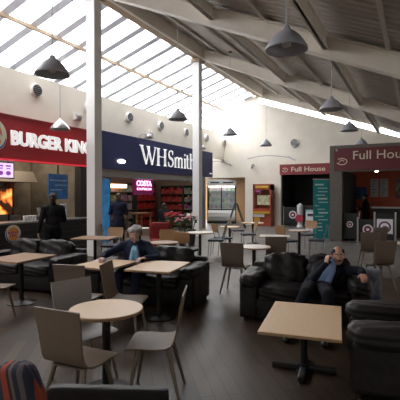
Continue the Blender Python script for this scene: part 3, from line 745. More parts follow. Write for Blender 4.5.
# foreground striped bench and dark rail
p = cw(-.80, 1.92)
t = empty('striped_bench', (p.x, p.y, 0), YAW - math.radians(8), 'striped red and navy fabric bench in the bottom left corner', 'bench')
MB().cushion((0, 0, 0), (.50, .16, .50), .8, .003, 4, 14, e=.55).build('backrest', M['stripe'], t, smooth=True); bk_ = t.children[0]; bk_.location = (-.12, -.05, .60); bk_.rotation_euler = (-.1, -.34, 0)
MB().cushion((-.08, -.35, .40), (.52, .55, .14), .5, .003, 5, 12).build('seat', M['stripe'], t, smooth=True)
MB().box((-.08, -.3, .2), (.48, .5, .28), bev=.02).build('base', M['black'], t)
for sx in (-.28, .12):
    for sy in (-.5, -.1): MB().cyl((sx, sy, 0), (sx, sy, .07), .02).build('leg', M['blackmetal'], t)
p = cw(-.39, 1.74)
t = empty('bench_rail', (p.x, p.y, 0), YAW - math.radians(4), 'black padded rail beside the striped bench at the bottom edge', 'rail')
MB().cushion((0, 0, .795), (.52, .05, .09), .6, .001, 6, 10).build('pad', M['leather'], t, smooth=True)
for sx in (-.2, .2): MB().box((sx, 0, .39), (.03, .03, .78)).build('post', M['blackmetal'], t)
# ---------------------------------------------------------------- people
def frame_axes(f, up=(0, 0, 1)):
    f = Vector(f).normalized(); r = Vector(up).cross(f) * -1; r.normalize(); u = r.cross(f) ; u.normalize()
    if u.z < 0: u = -u
    return r, f, u
def finish(mb, name, m, parent, voxel, smooth=4, faces=None):
    o = mb.build(name, m, None, smooth=True)
    r = o.modifiers.new('r', 'REMESH'); r.mode = 'VOXEL'; r.voxel_size = voxel; r.use_smooth_shade = True
    k = o.modifiers.new('s', 'SMOOTH'); k.iterations = smooth; k.factor = .5
    bpy.context.view_layer.update()
    me = bpy.data.meshes.new_from_object(o.evaluated_get(bpy.context.evaluated_depsgraph_get()))
    o.modifiers.clear(); o.data = me; o.parent = parent
    for p in me.polygons: p.use_smooth = True
    return o
def hand(mb, wrist, d, palm_n, s=1, curl=.5, side=1):
    d = Vector(d).normalized(); nn = Vector(palm_n); nn = (nn - d * nn.dot(d)).normalized(); w = d.cross(nn) * side
    c = Vector(wrist)
    for k in range(4):
        off = (k - 1.5) * .021 * s
        b = c + d * .088 * s + w * off; mb.cap(c + w * off * .5, b, .017 * s, .0125 * s, 6)
        L = (.074, .084, .078, .060)[k] * s
        q = b + (d * math.cos(curl * .6) + nn * math.sin(curl * .6)) * L * .5
        e = q + (d * math.cos(curl * 1.8) + nn * math.sin(curl * 1.8)) * L * .5
        mb.cap(b, q, .0105 * s, .0095 * s, 6); mb.cap(q, e, .0095 * s, .0075 * s, 6)
    tb = c + d * .02 * s - w * .024 * s; t1 = tb + (d * .6 - w * .7 + nn * .25).normalized() * .045 * s; t2 = t1 + (d * .9 - w * .15 + nn * .3).normalized() * .032 * s
    mb.cap(tb, t1, .015 * s, .0115 * s, 6); mb.cap(t1, t2, .0115 * s, .009 * s, 6)
def person(J, name_label, mats, hair='short', voxel=.011, group=None, shirt=False, moustache=False, extra=None):
    """J: joints in world coordinates"""
    V = {k: Vector(v) for k, v in J.items()}
    root = Vector((V['pelvis'].x, V['pelvis'].y, 0)) if 'root' not in V else V['root']
    t = empty('person', root, 0, name_label, 'person', group)
    for k in V:
        if k not in ('hf', 'bf', 'hup', 'ln', 'rn', 'ld', 'rd'): V[k] = V[k] - root
    bf = V['bf'].normalized()                       # way the chest faces
    up = (V['neck'] - V['pelvis']).normalized(); side = bf.cross(up).normalized() * -1   # person's left... sign unimportant
    Rb = Matrix((side, side.cross(up).normalized() * 1, up)).transposed()
    shw = (V['shl'] - V['shr']).length
    def torso(mb, g):
        mb.ball(V['pelvis'], (.165 + g, .115 + g, .12 + g), 12, Rb)
        m1 = V['pelvis'].lerp(V['neck'], .35); mb.ball(m1, (.150 + g, .115 + g, .16 + g), 12, Rb)
        m2 = V['pelvis'].lerp(V['neck'], .68); mb.ball(m2, (.165 + g, .12 + g, .17 + g), 12, Rb)
        for s_ in ('shl', 'shr'):
            mb.cap(V['neck'].lerp(V['pelvis'], .06), V[s_], .058 + g, .062 + g)
            mb.cap(m2, V[s_], .10 + g, .06 + g)
    def arm(mb, s_, g, end=1.0):
        mb.cap(V['sh' + s_], V['el' + s_], .056 + g, .043 + g); w = V['el' + s_].lerp(V['wr' + s_], end); mb.cap(V['el' + s_], w, .043 + g, .031 + g * 1.2)
    def leg(mb, s_, g, end=1.0):
        hp = V['hip' + s_]; mb.cap(V['pelvis'].lerp(hp, .6), hp, .10 + g, .092 + g); mb.cap(hp, V['kn' + s_], .092 + g, .062 + g)
        a_ = V['kn' + s_].lerp(V['an' + s_], end); mb.cap(V['kn' + s_], a_, .060 + g, .040 + g * 1.6)
    hf = V['hf'].normalized(); hr = hf.cross(Vector(V['hup'])).normalized(); hu = hr.cross(hf).normalized()
    HR = Matrix((hr, hf, hu)).transposed(); hc = V['head']
    def hp(x, y, z): return hc + hr * x + hf * y + hu * z
    b = MB(); torso(b, -.012)
    for s_ in 'lr':
        arm(b, s_, -.010); leg(b, s_, -.012)
        b.cap(V['an' + s_], V['to' + s_], .036, .028)
    b.cap(V['neck'].lerp(V['pelvis'], .05), hp(0, -.02, -.08), .058, .052)
    b.ball(hp(0, -.012, .025), (.074, .092, .095), 16, HR); b.ball(hp(0, .022, -.045), (.058, .066, .068), 14, HR)
    b.ball(hp(0, .065, -.092), (.026, .024, .022), 10, HR)
    b.cap(hp(0, .082, .012), hp(0, .104, -.028), .010, .0155, 8); b.ball(hp(-.011, .094, -.032), .010, 8); b.ball(hp(.011, .094, -.032), .010, 8)
    for s_ in (-1, 1):
        b.ball(hp(s_ * .078, -.008, -.008), (.010, .020, .032), 8, HR); b.ball(hp(s_ * .043, .052, -.028), (.024, .024, .024), 8, HR)
        b.cap(hp(s_ * .016, .080, .026), hp(s_ * .046, .068, .026), .010, .008, 8)
    b.cap(hp(-.020, .079, -.064), hp(.020, .079, -.064), .009, .009, 8)
    for s_, sg in (('l', 1), ('r', -1)):
        hand(b, V['wr' + s_], V[s_ + 'd'], V[s_ + 'n'], 1, .7, sg)
    body = finish(b, 'body', mats['skin'], t, min(voxel, .0085), 3)
    for s_ in (-1, 1):
        ey = MB().ball(hp(s_ * .030, .0715, .004), .0115, 10).build('eye', M['eye'], t, smooth=True)
        MB().ball(hp(s_ * .030, .0800, .004), .0060, 8).build('iris', M['iris'], ey, smooth=True)
        MB().cap(hp(s_ * .016, .090, .030), hp(s_ * .045, .078, .028), .005, .004, 6).build('eyebrow', mats['hair'], t, smooth=True)
    MB().cap(hp(-.019, .086, -.065), hp(.019, .086, -.065), .0055, .0055, 6).build('mouth', M['lip'], t, smooth=True)
    hb = MB()
    if hair == 'bald':
        for s_ in (-1, 1):
            hb.ball(hp(s_ * .066, -.030, .022), (.018, .055, .052), 10, HR)
            hb.ball(hp(s_ * .055, .020, .062), (.022, .045, .030), 10, HR)
        hb.ball(hp(0, -.070, .01), (.062, .036, .065), 12, HR)
        hb.ball(hp(0, -.055, .072), (.055, .05, .035), 12, HR)
    else:
        hb.ball(hp(0, -.032, .045), (.083, .088, .088), 14, HR); hb.ball(hp(0, -.058, -.01), (.070, .052, .07), 12, HR)
        for s_ in (-1, 1): hb.ball(hp(s_ * .064, -.01, .035), (.02, .045, .045), 8, HR)
        hb.ball(hp(0, .035, .088), (.062, .045, .026), 10, HR)
        if hair == 'wavy':
            for k in range(16):
                an = k * 2.4; hb.ball(hp(.08 * math.cos(an), -.025 + .075 * math.sin(an), .05 + .05 * ((k * 7) % 5) / 5), .034, 7)
    finish(hb, 'hair', mats['hair'], t, .008, 2)
    if moustache: MB().cap(hp(-.026, .094, -.055), hp(0, .103, -.047), .007, .010, 8).cap(hp(.026, .094, -.055), hp(0, .103, -.047), .007, .010, 8).build('moustache', mats['hair'], t, smooth=True)
    j = MB(); torso(j, .014)
    for s_ in 'lr': arm(j, s_, .010, .93)
    if extra == 'coat':
        for s_ in 'lr': j.cap(V['pelvis'], V['hip' + s_].lerp(V['kn' + s_], .35), .14, .125)
    cn = V['neck'] + up * .03
    jk = finish(j, 'jacket', mats['jacket'], t, voxel, 3)
    if shirt:
        s2 = MB(); top = V['neck'] + bf * .055 + up * .0; m2 = V['pelvis'].lerp(V['neck'], .68) + bf * .125; m1 = V['pelvis'].lerp(V['neck'], .33) + bf * .122
        s2.ball(top, (.060, .045, .035), 12, Rb)
        for q_ in (-1, 1): s2.cap(top + side * q_ * .012, m2 + side * q_ * .022, .036, .038); s2.cap(m2 + side * q_ * .022, m1 + side * q_ * .038, .040, .050); s2.cap(m1 + side * q_ * .038, V['pelvis'] + bf * .10 + up * .05 + side * q_ * .045, .050, .056)
        s2.cap(V['neck'] - up * .01, V['neck'] + up * .025, .064, .060)
        sk = finish(s2, 'shirt', mats['shirt'], t, .009, 2)
        for sg in (-1, 1):
            MB().box(top + side * sg * .035 + up * .02 + bf * .03, (.05, .012, .045), rz=math.atan2(bf.y, bf.x) + PI / 2, ry=.5 * sg).build('collar', mats['shirt'], sk)
            L = MB().cap(V['neck'] + side * sg * .07 + bf * .06, V['pelvis'].lerp(V['neck'], .45) + side * sg * .055 + bf * .135, .022, .014)
            L.build('lapel', mats['jacket'], jk, smooth=True)
    else:
        MB().cap(V['neck'] + up * .005, V['neck'] + up * .05, .070, .066).build('collar', mats['jacket'], jk, smooth=True)
    tr = MB()
    for s_ in 'lr': leg(tr, s_, .010, .98)
    tr.ball(V['pelvis'], (.17, .125, .12), 12, Rb)
    finish(tr, 'trousers', mats['trousers'], t, voxel, 3)
    for s_ in 'lr':
        sh = MB(); A, B = V['an' + s_], V['to' + s_]; dd = (B - A); dd.z = 0; dd.normalize()
        sh.cap(Vector((A.x, A.y, A.z - .01)) - dd * .03, Vector((B.x, B.y, B.z)), .047, .040).ball(A, .048)
        o = finish(sh, 'shoe', M['shoe'], t, .01, 2)
        zmin = min(v.co.z for v in o.data.vertices)
        if -.06 < zmin < .06:
            for v in o.data.vertices: v.co.z = max(v.co.z, .0)
    return t
def C3(l, d, z): p = cw(l, d); return Vector((p.x, p.y, z))
def D3(l, d, z=0): return cw(l, d) + Vector((0, 0, z))
# man on the big sofa
person(dict(pelvis=C3(1.46, 5.20, .47), neck=C3(1.72, 5.44, .715), head=C3(1.80, 5.40, .855), hf=D3(-.18, -1, -.02), hup=(0, 0, 1), bf=D3(.22, -.80, .50),
            shl=C3(1.88, 5.42, .665), shr=C3(1.53, 5.40, .69), ell=C3(2.02, 5.18, .69), wrl=C3(1.97, 5.0, .685), ld=D3(-.25, -.9, -.15), ln=D3(0, 0, -1),
            elr=C3(1.42, 5.13, .62), wrr=C3(1.615, 5.30, .755), rd=D3(.22, .25, .9), rn=D3(.8, .3, 0),
            hipl=C3(1.52, 5.05, .49), hipr=C3(1.34, 5.08, .49), knl=C3(1.44, 4.64, .53), knr=C3(1.20, 4.70, .53),
            anl=C3(1.36, 4.58, .09), anr=C3(1.00, 4.72, .09), tol=C3(1.33, 4.42, .045), tor=C3(.95, 4.58, .045)),
       'balding man with a moustache and blue shirt slouching on the sofa, hand at his ear', dict(skin=M['skin'], hair=M['hairblack'], jacket=M['suit'], trousers=M['trousers'], shirt=M['shirt']),
       'bald', .011, None, True, True)
# grey haired man behind the joined tables
person(dict(pelvis=C3(-.98, 6.28, .53), neck=C3(-.99, 6.36, .935), head=C3(-.985, 6.26, 1.05), hf=D3(.1, -1, -.25), hup=(0, 0, 1), bf=D3(.08, -1, 0),
            shl=C3(-.80, 6.32, .86), shr=C3(-1.18, 6.32, .86), ell=C3(-.62, 6.12, .72), wrl=C3(-.78, 5.90, .745), ld=D3(-.6, -.6, 0), ln=D3(0, 0, -1),
            elr=C3(-1.42, 6.12, .75), wrr=C3(-1.40, 5.88, .745), rd=D3(.2, -.9, 0), rn=D3(0, 0, -1),
            hipl=C3(-.88, 6.14, .53), hipr=C3(-1.08, 6.14, .53), knl=C3(-.88, 5.72, .54), knr=C3(-1.12, 5.72, .54),
            anl=C3(-.90, 5.62, .09), anr=C3(-1.12, 5.62, .09), tol=C3(-.90, 5.46, .045), tor=C3(-1.13, 5.46, .045)),
       'grey-haired man in navy jacket and light blue shirt sitting behind the joined tables', dict(skin=M['skin2'], hair=M['hairgrey'], jacket=M['navyjacket'], trousers=M['jeans'], shirt=M['shirt2']),
       'wavy', .011, None, True, False)
def standing(u, d, fl, fd, hgt, label, mats, arms='down', hair='short', extra=None, side_=1):
    base = px(u, d); f = cw(fl, fd).normalized(); r = Vector((f.y, -f.x, 0)); k = hgt / 1.75
    def P(x, y, z): return base + r * x * k + f * y * k + Vector((0, 0, z * k))
    J = dict(root=P(0, 0, 0), pelvis=P(0, 0, .96), neck=P(0, .01, 1.47), head=P(0, .04, 1.625), hf=f + Vector((0, 0, -.1)), hup=(0, 0, 1), bf=f,
             shr=P(.19, 0, 1.40), shl=P(-.19, 0, 1.40), hipr=P(.09, 0, .90), hipl=P(-.09, 0, .90), knr=P(.11, .03, .50), knl=P(-.10, .02, .50),
             anr=P(.12, -.03, .09), anl=P(-.11, .0, .09), tor=P(.14, .12, .045), tol=P(-.13, .15, .045))
    if arms == 'down':
        J.update(elr=P(.26, -.03, 1.12), ell=P(-.26, -.03, 1.12), wrr=P(.28, .04, .88), wrl=P(-.28, .04, .88), rd=Vector((0, 0, -1)), ld=Vector((0, 0, -1)), rn=-r, ln=r)
    elif arms == 'one':
        J.update(ell=P(-.27, -.03, 1.12), wrl=P(-.31, .04, .87), ld=Vector((0, 0, -1)), ln=r, elr=P(.26, .05, 1.13), wrr=P(.16, .27, 1.15), rd=f - r * .3, rn=Vector((0, 0, -1)))
    else:
        J.update(elr=P(.25, .05, 1.13), wrr=P(.14, .28, 1.17), ell=P(-.25, .05, 1.13), wrl=P(-.14, .28, 1.17), rd=f - r * .2, ld=f + r * .2, rn=Vector((0, 0, -1)), ln=Vector((0, 0, -1)))
    return person(J, label, mats, hair, .013, None, False, False, extra)
standing(53, 9.0, -.5, .85, 1.68, 'person in a black jacket standing with back turned at the burger counter', dict(skin=M['skin2'], hair=M['hairbrown'], jacket=M['coat'], trousers=M['trousers']), 'one')
standing(118.5, 12.3, -.25, .9, 1.68, 'person in a long dark blue coat standing at the newsagent entrance', dict(skin=M['skin2'], hair=M['hairbrown'], jacket=M['bluecoat'], trousers=M['trousers']), 'both', extra='coat')
standing(366, 16.3, -.95, .25, 1.66, 'person in black facing left inside the orange kiosk', dict(skin=M['skin'], hair=M['hairblack'], jacket=M['coat'], trousers=M['trousers']), 'both')
standing(164, 14.3, .3, .9, 1.32, 'child-height person in black by the pink flowers in the newsagent doorway', dict(skin=M['skin'], hair=M['hairblack'], jacket=M['coat'], trousers=M['trousers']), 'both')
# ---------------------------------------------------------------- burger shop
t = empty('burger_counter', (XF + .25, 3.2, 0), 0, 'long black service counter under the red sign', 'counter')
MB().span((-.55, 0, 0), (0, 7.0, .90)).build('body', M['black'], t)
MB().span((-.62, 0, .90), (.05, 7.05, .94)).build('worktop', mat('grey_worktop', (.20, .20, .20), .3), t)
s = MB()
for k in range(5): s.span((0, 0, .12 + k * .15), (.02, 7.0, .13 + k * .15))
s.build('groove_trim', M['charcoal'], t)
lg = empty('round_badge', (XF + .275, 7.05, .66), 0, 'round burger badge on the black counter front', 'badge'); orient(lg, FACE_L); disc_logo(lg, .225)
t = empty('menu_screen', (-10.1, 7.25, 2.32), 0, 'white and purple menu screen hanging over the burger counter', 'screen')
MB().box((0, 0, 0), (.06, 1.35, .46)).build('housing', M['black'], t)
scr = mat('menu_screen_glow', (.6, .5, .75), .4, emit=.9, ecol=(.62, .5, .78))
MB().box((.034, 0, 0), (.008, 1.28, .40)).build('screen', scr, t)
pm = mat('purple_print', (.25, .05, .35), .5, emit=.5)
b = MB()
for k in range(5): b.box((.04, -.48 + k * .24, .12), (.004, .16, .04)).box((.04, -.48 + k * .24, .05), (.004, .12, .03)).ball((.04, -.48 + k * .24, -.08), (.006, .08, .06), 8)
b.build('print', pm, t)
MB().box((0, -.5, .7), (.03, .03, .95)).box((0, .5, .7), (.03, .03, .95)).build('hanger', M['blackmetal'], t)
# flame poster, fryer units, hood
fm = bpy.data.materials.new('flame_print'); fm.use_nodes = True
n_ = fm.node_tree.nodes; l_ = fm.node_tree.links; p_ = n_['Principled BSDF']
tt = n_.new('ShaderNodeTexCoord'); zz = n_.new('ShaderNodeTexNoise'); rr = n_.new('ShaderNodeValToRGB'); zz.inputs['Scale'].default_value = 3.5; zz.inputs['Detail'].default_value = 5
rr.color_ramp.elements[0].position = .46; rr.color_ramp.elements[0].color = (.03, .01, .005, 1); rr.color_ramp.elements[1].position = .66; rr.color_ramp.elements[1].color = (1, .55, .15, 1)
e_ = rr.color_ramp.elements.new(.54); e_.color = (.7, .16, .02, 1)
l_.new(tt.outputs['Object'], zz.inputs['Vector']); l_.new(zz.outputs['Fac'], rr.inputs['Fac']); l_.new(rr.outputs['Color'], p_.inputs['Base Color']); l_.new(rr.outputs['Color'], p_.inputs['Emission Color']); p_.inputs['Emission Strength'].default_value = .8
o = MB().box((0, 0, 0), (.05, 1.0, .75)).build('flame_poster', fm, loc=(-10.6, 7.75, 1.45)); tag(o, 'backlit flame grill poster behind the burger counter', 'poster')
MB().box((.03, 0, .39), (.03, 1.06, .03)).box((.03, 0, -.39), (.03, 1.06, .03)).box((.03, .51, 0), (.03, .03, .78)).box((.03, -.51, 0), (.03, .03, .78)).build('frame', M['black'], o)
for y_ in (.4, -.4): MB().box((0, y_, -.9), (.04, .04, 1.1)).build('leg', M['black'], o)
t = empty('extractor_hood', (-11.6, 7.4, 2.05), 0, 'dull steel extractor hood in the burger kitchen', 'hood')
MB().poly([(-.6, .35), (.3, .35), (.55, 0), (-.6, 0)], -2.2, 2.2, 'xz').build('canopy', mat('hood_steel', (.20, .17, .14), .5, metal=.3), t)
MB().box((-.2, 0, .85), (.4, .5, 1.0)).build('duct', M['steel'], t)
for k, lb in enumerate(('left fryer unit under the hood', 'middle fryer unit under the hood', 'right fryer unit under the hood')):
    t = empty('fryer', (-11.6, 5.9 + k * 1.3, 0), 0, lb, 'fryer', 'steel fryers in the burger kitchen')
    MB().box((0, 0, .5), (.8, 1.1, 1.0), bev=.02).build('body', M['steel'], t); MB().box((-.3, 0, 1.25), (.1, 1.0, .5)).build('splashback', M['steel'], t)
    MB().box((.41, 0, .6), (.02, .9, .5)).build('door', M['charcoal'], t)
gp = goods_material('blue_poster_art', 5, 5, .25, 1, .9, .35)
bp = mat('blue_board', (.02, .06, .14), .5, var=.5, vscale=6, emit=.3, ecol=(.02, .06, .14))
o = MB().box((0, 0, 0), (.05, .8, .8)).build('menu_board', bp, loc=(-10.25, 9.7, 1.9)); tag(o, 'dark blue menu board at the right end of the burger shop', 'board')
MB().box((.03, 0, .2), (.01, .7, .05)).box((.03, .1, .05), (.01, .5, .04)).box((.03, -.1, -.1), (.01, .5, .04)).build('print', mat('pale_blue_print', (.3, .45, .6), .5), o)
MB().box((0, 0, 1.0), (.03, .03, 1.2)).build('hanger', M['blackmetal'], o)
o = MB().box((0, 0, 0), (.03, .24, .42)).build('notice', M['paper'], loc=(-9.5, 9.2, 1.16)); tag(o, 'white notice standing on the burger counter right of the person', 'notice')
MB().box((-.03, 0, -.2), (.1, .2, .02)).build('stand', M['steel'], o)
o = MB().box((0, 0, 0), (.02, .35, .9)).build('poster', mat('rust_poster', (.28, .07, .04), .6, var=.4, vscale=5), loc=(-12.18, 9.4, 2.2)); tag(o, 'rust coloured poster on the burger kitchen wall', 'poster')
for k, (y, lb) in enumerate(((6.6, 'steel till nearest the left edge on the burger counter'), (8.35, 'steel till in the middle of the burger counter'))):
    t = empty('till', (-9.45, y, .94), 0, lb, 'till')
    MB().box((0, 0, .05), (.35, .38, .10), bev=.01).build('drawer', M['charcoal'], t); MB().box((0, 0, .22), (.05, .34, .24), ry=-.2).build('screen', M['steel'], t)
for k in range(4):
    o = MB().lathe([(.033, 0), (.045, .13), (.048, .135)], 14).build('paper_cup', M['paper'], loc=(-9.2, 7.55 + k * .11, .94), smooth='auto'); tag(o, 'white paper cup in the short row on the burger counter', 'cup', 'paper cups on the burger counter')
    MB().cyl((0, 0, .135), (0, 0, .15), .05, .044).build('lid', M['paper'], o)
# ---------------------------------------------------------------- newsagent
t = empty('costa_sign', (-9.95, 13.95, 1.98), 0, 'dark maroon and pink lit coffee sign reading COSTA', 'sign')
MB().box((0, 0, 0), (.08, 1.35, .70)).build('panel', mat('plum_panel', (.07, .008, .03), .4, emit=.25, ecol=(.2, .01, .08)), t)
pk = mat('pink_lit_letters', (1, .4, .8), .5, emit=2.6, ecol=(1, .35, .75))
text_mesh('lettering', 'COSTA', .30, pk, t, .01, (.055, -.52, .02), FACE_L, width=1.04, bold=.006)
text_mesh('lettering', 'EXPRESS', .13, pk, t, .008, (.055, -.5, -.15), FACE_L, width=1.0)
MB().box((0, 0, .55), (.04, .04, .5)).build('hanger', M['blackmetal'], t)
def shelf_unit(x, y, w, h, label, gm, rz=0, body=None, dp=.35):
    t = empty('shelving_unit', (x, y, 0), rz, label, 'shelf')
    bm_ = body or M['charcoal']
    MB().span((-dp, -w / 2, 0), (-dp + .03, w / 2, h)).span((-dp, -w / 2, 0), (0, -w / 2 + .03, h)).span((-dp, w / 2 - .03, 0), (0, w / 2, h)).span((-dp, -w / 2, h - .03), (0, w / 2, h)).build('cabinet', bm_, t)
    ns = max(3, int(h / .38))
    for k in range(ns):
        z = .1 + k * (h - .15) / ns
        sf = MB().span((-dp + .03, -w / 2 + .03, z), (0, w / 2 - .03, z + .02)).build('shelf', bm_, t)
        o = MB(); y_ = -w / 2 + .05
        while y_ < w / 2 - .1:
            ww = random.uniform(.06, .12); hh = random.uniform(.5, .85) * (h - .15) / ns
            o.span((-.22, y_, z + .02), (-.03, y_ + ww, z + .02 + hh)); y_ += ww + .01
        g_ = o.build('goods', gm, sf); g_['kind'] = 'stuff'
    return t
g1 = goods_material('magazine_goods', 8, 6, .0, 1, .8, .35)
g2 = goods_material('snack_goods', 9, 7, .0, 5, 1.0, .4)
redg = mat('red_goods', (.35, .02, .02), .5, var=.6, vscale=9)
shelf_unit(-11.9, 11.4, 1.4, 2.2, 'shelving at the left end of the newsagent with a warm lit top', g1)
shelf_unit(-11.9, 13.1, 1.6, 1.9, 'newsagent shelving behind the coffee sign', g2)
shelf_unit(-11.9, 15.0, 1.8, 2.2, 'tall newsagent shelving of magazines behind the flowers', g1)
shelf_unit(-11.9, 17.0, 1.6, 2.2, 'red goods shelving at the right end of the newsagent', redg)
shelf_unit(-10.95, 17.75, 1.3, 2.1, 'dark red goods shelving against the newsagent end wall, left one', mat('crimson_goods', (.28, .03, .03), .5, var=.7, vscale=7), -PI / 2)
shelf_unit(-9.95, 17.75, .62, 2.1, 'narrow goods shelving against the newsagent end wall, by the pier', g2, -PI / 2)
o = MB().box((0, 0, 0), (.25, 1.9, .16)).build('strip_light', M['warm'], loc=(-11.6, 13.9, 2.02)); tag(o, 'warm strip light over the newsagent shelves behind the standing person', 'light')
MB().box((0, 0, .78), (.04, .04, 1.42)).build('bracket', M['charcoal'], o)
o = MB().span((-.05, -.35, 0), (.05, .35, 2.2)).build('blue_panel', mat('blue_glow_panel', (.03, .16, .35), .4, var=.5, vscale=3, emit=.35, ecol=(.02, .13, .3)), loc=(-9.6, 11.05, 0)); tag(o, 'tall blue printed panel right of the near white column', 'panel')
MB().span((-.06, -.38, 0), (.06, -.35, 2.22)).span((-.06, .35, 0), (.06, .38, 2.22)).build('frame', M['charcoal'], o)
struct('trim_%d' % n, MB().span((-9.6, 17.6, 0), (XF, 18.32, 2.52)), mat('grey_pier', (.22, .21, .21), .6)); n += 1
def tableish(x, y, w, d, h, m, label, name='display_table'):
    t = empty(name, (x, y, 0), 0, label, 'display')
    MB().box((0, 0, h - .04), (d, w, .05)).build('tabletop', m, t)
    for sx in (-1, 1):
        for sy in (-1, 1): MB().box((sx * (d / 2 - .04), sy * (w / 2 - .04), (h - .06) / 2), (.05, .05, h - .06)).build('leg', m, t)
    return t
tableish(-9.75, 13.4, 1.0, .5, .95, M['chairwood'], 'wooden display table in the newsagent doorway')
# red fabric chair
p = px(161, 11.0)
t = empty('red_armchair', (p.x, p.y, 0), facing(.2, -1), 'red fabric armchair in front of the newsagent', 'armchair')
rf = mat('red_fabric', (.22, .015, .015), .8)
MB().cushion((0, 0, .38), (.55, .5, .18), .5, .002, 3, 8).build('seat', rf, t, smooth=True); MB().cushion((0, .25, .65), (.58, .14, .5), .6, .002, 3, 8).build('backrest', rf, t, smooth=True)
for sx in (-1, 1):
    for sy in (-1, 1): MB().cyl((sx * .22, sy * .2, 0), (sx * .2, sy * .18, .3), .015).build('leg', M['blackmetal'], t)
# flowers: three buckets of bouquets on a stand
fl = [mat('pink_petals', (.85, .30, .42), .6, var=.25, vscale=20), mat('white_petals', (.9, .82, .8), .6), mat('red_petals', (.5, .03, .05), .6)]
leafm = mat('leaves', (.04, .12, .04), .6)
for i, (u, d, z, r, lb) in enumerate(((172, 13.3, .55, .22, 'bouquet of red and pink flowers, left of the three in the newsagent doorway'), (182.5, 13.3, .42, .28, 'large bouquet of pink flowers in the newsagent doorway, middle of the three'), (191.5, 13.5, .50, .2, 'bouquet of white flowers in the newsagent doorway, right of the three'))):
    p = px(u, d)
    t = empty('flower_bucket', (p.x, p.y, 0), 0, lb, 'flowers', 'flower buckets at the newsagent')
    MB().lathe([(.10, 0), (.15, z), (.155, z + .01)], 18).build('bucket', M['charcoal'], t, smooth='auto')
    rnd = random.Random(i); b = MB(); lf = MB()
    for k in range(26):
        a_ = rnd.uniform(0, 6.28); q = rnd.uniform(0, 1) ** .5 * r; zz_ = z + .42 + (r - q) * .6 + rnd.uniform(-.08, .08)
        c_ = (q * math.cos(a_), q * math.sin(a_), zz_)
        for j_ in range(5): b.ball((c_[0] + .025 * math.cos(j_ * 1.256), c_[1] + .025 * math.sin(j_ * 1.256), c_[2]), (.026, .026, .018), 5)
        lf.cyl((q * .3 * math.cos(a_), q * .3 * math.sin(a_), z - .02), c_, .004, .004, 5)
        lf.ball((q * .8 * math.cos(a_ + .4), q * .8 * math.sin(a_ + .4), zz_ - .1), (.05, .02, .03), 5)
    f_ = b.build('blossom', fl[(2, 0, 1)[i]], t, smooth=True); f_['kind'] = 'stuff'
    g_ = lf.build('stems', leafm, t); g_['kind'] = 'stuff'
# ---------------------------------------------------------------- fridge, board, cabinet at the end
p = px(221.5, 23.6)
t = empty('display_fridge', (p.x, p.y, 0), YAW * .8, 'tall white open display fridge with curved white base at the end wall', 'fridge')
MB().span((-.82, -.02, 0), (.82, .75, .12)).span((-.82, .65, .1), (.82, .75, 2.5)).span((-.82, 0, .1), (-.76, .75, 2.5)).span((.76, 0, .1), (.82, .75, 2.5)).span((-.03, .0, .75), (.03, .1, 2.1)).build('cabinet', M['green'], t)
MB().box((0, .32, 2.32), (1.66, .78, .36), bev=.03).build('header', M['fridge'], t)
MB().box((-.38, -.075, 2.33), (.5, .01, .07)).box((.38, -.075, 2.33), (.6, .01, .07)).build('header_print', M['charcoal'], t)
b = MB(); prof_ = [(.0, .12), (-.10, .2), (-.14, .4), (-.12, .6), (-.04, .74), (.05, .76), (.05, .12)]
b.poly([(a_, c_) for a_, c_ in prof_], -.78, .78, 'yz'); b.build('curved_base', M['fridge'], t)
for k in range(4):
    z = .85 + k * .33
    MB().span((-.75, .08, z), (.75, .62, z + .02)).build('shelf', M['fridge'], t)
    o = MB(); x_ = -.72
    while x_ < .66: o.cyl((x_ + .03, .2, z + .02), (x_ + .03, .2, z + .02 + random.uniform(.17, .24)), .033, .02, 8); x_ += .08
    g_ = o.build('bottles', goods_material('drinks_%d' % k, 12, 2, .1, k, .6, .6), t); g_['kind'] = 'stuff'
MB().span((-.74, .6, .8), (.74, .64, 2.12)).build('lit_back', mat('fridge_lit_back', (.6, .7, .66), .5, emit=.12), t)
MB().span((-.75, .06, 2.08), (.75, .12, 2.12)).build('lamp_tube', M['lit'], t)
p = px(236, 20.5)
t = empty('folding_board', (p.x, p.y, 0), YAW, 'dark folding A-frame board standing right of the display fridge', 'board')
for s_ in (-1, 1):
    MB().box((s_ * .24, 0, .62), (.055, .5, 1.30), ry=-s_ * .33 * 1.0).build('panel', M['charcoal'], t)
p = px(263.5, 22.0)
t = empty('ticket_cabinet', (p.x, 20.78, 0), .0, 'orange and yellow amusement cabinet against the end wall', 'cabinet')
MB().span((-.5, .0, 0), (.5, .55, .9)).span((-.5, .45, .9), (.5, .55, 2.15)).span((-.5, 0, .9), (-.42, .5, 2.15)).span((.42, 0, .9), (.5, .5, 2.15)).span((-.5, 0, 1.9), (.5, .55, 2.2)).build('body', M['kiosk'], t)
MB().span((-.42, .02, .95), (.42, .03, 1.88)).build('glass', M['clearglass'], t)
MB().box((0, .35, 1.35), (.7, .15, .5)).build('prizes', mat('prizes', (.5, .42, .3), .5, var=.6, vscale=9, emit=.35), t)
MB().box((0, -.06, .7), (.9, .14, .10)).box((-.25, -.02, .3), (.3, .06, .3)).build('tray', M['yellow'], t)
MB().box((-.15, -.04, .55), (.6, .05, .16)).build('label_plate', M['paper'], t)
MB().box((0, -.01, 2.05), (.7, .03, .12)).build('header_panel', M['yellow'], t)
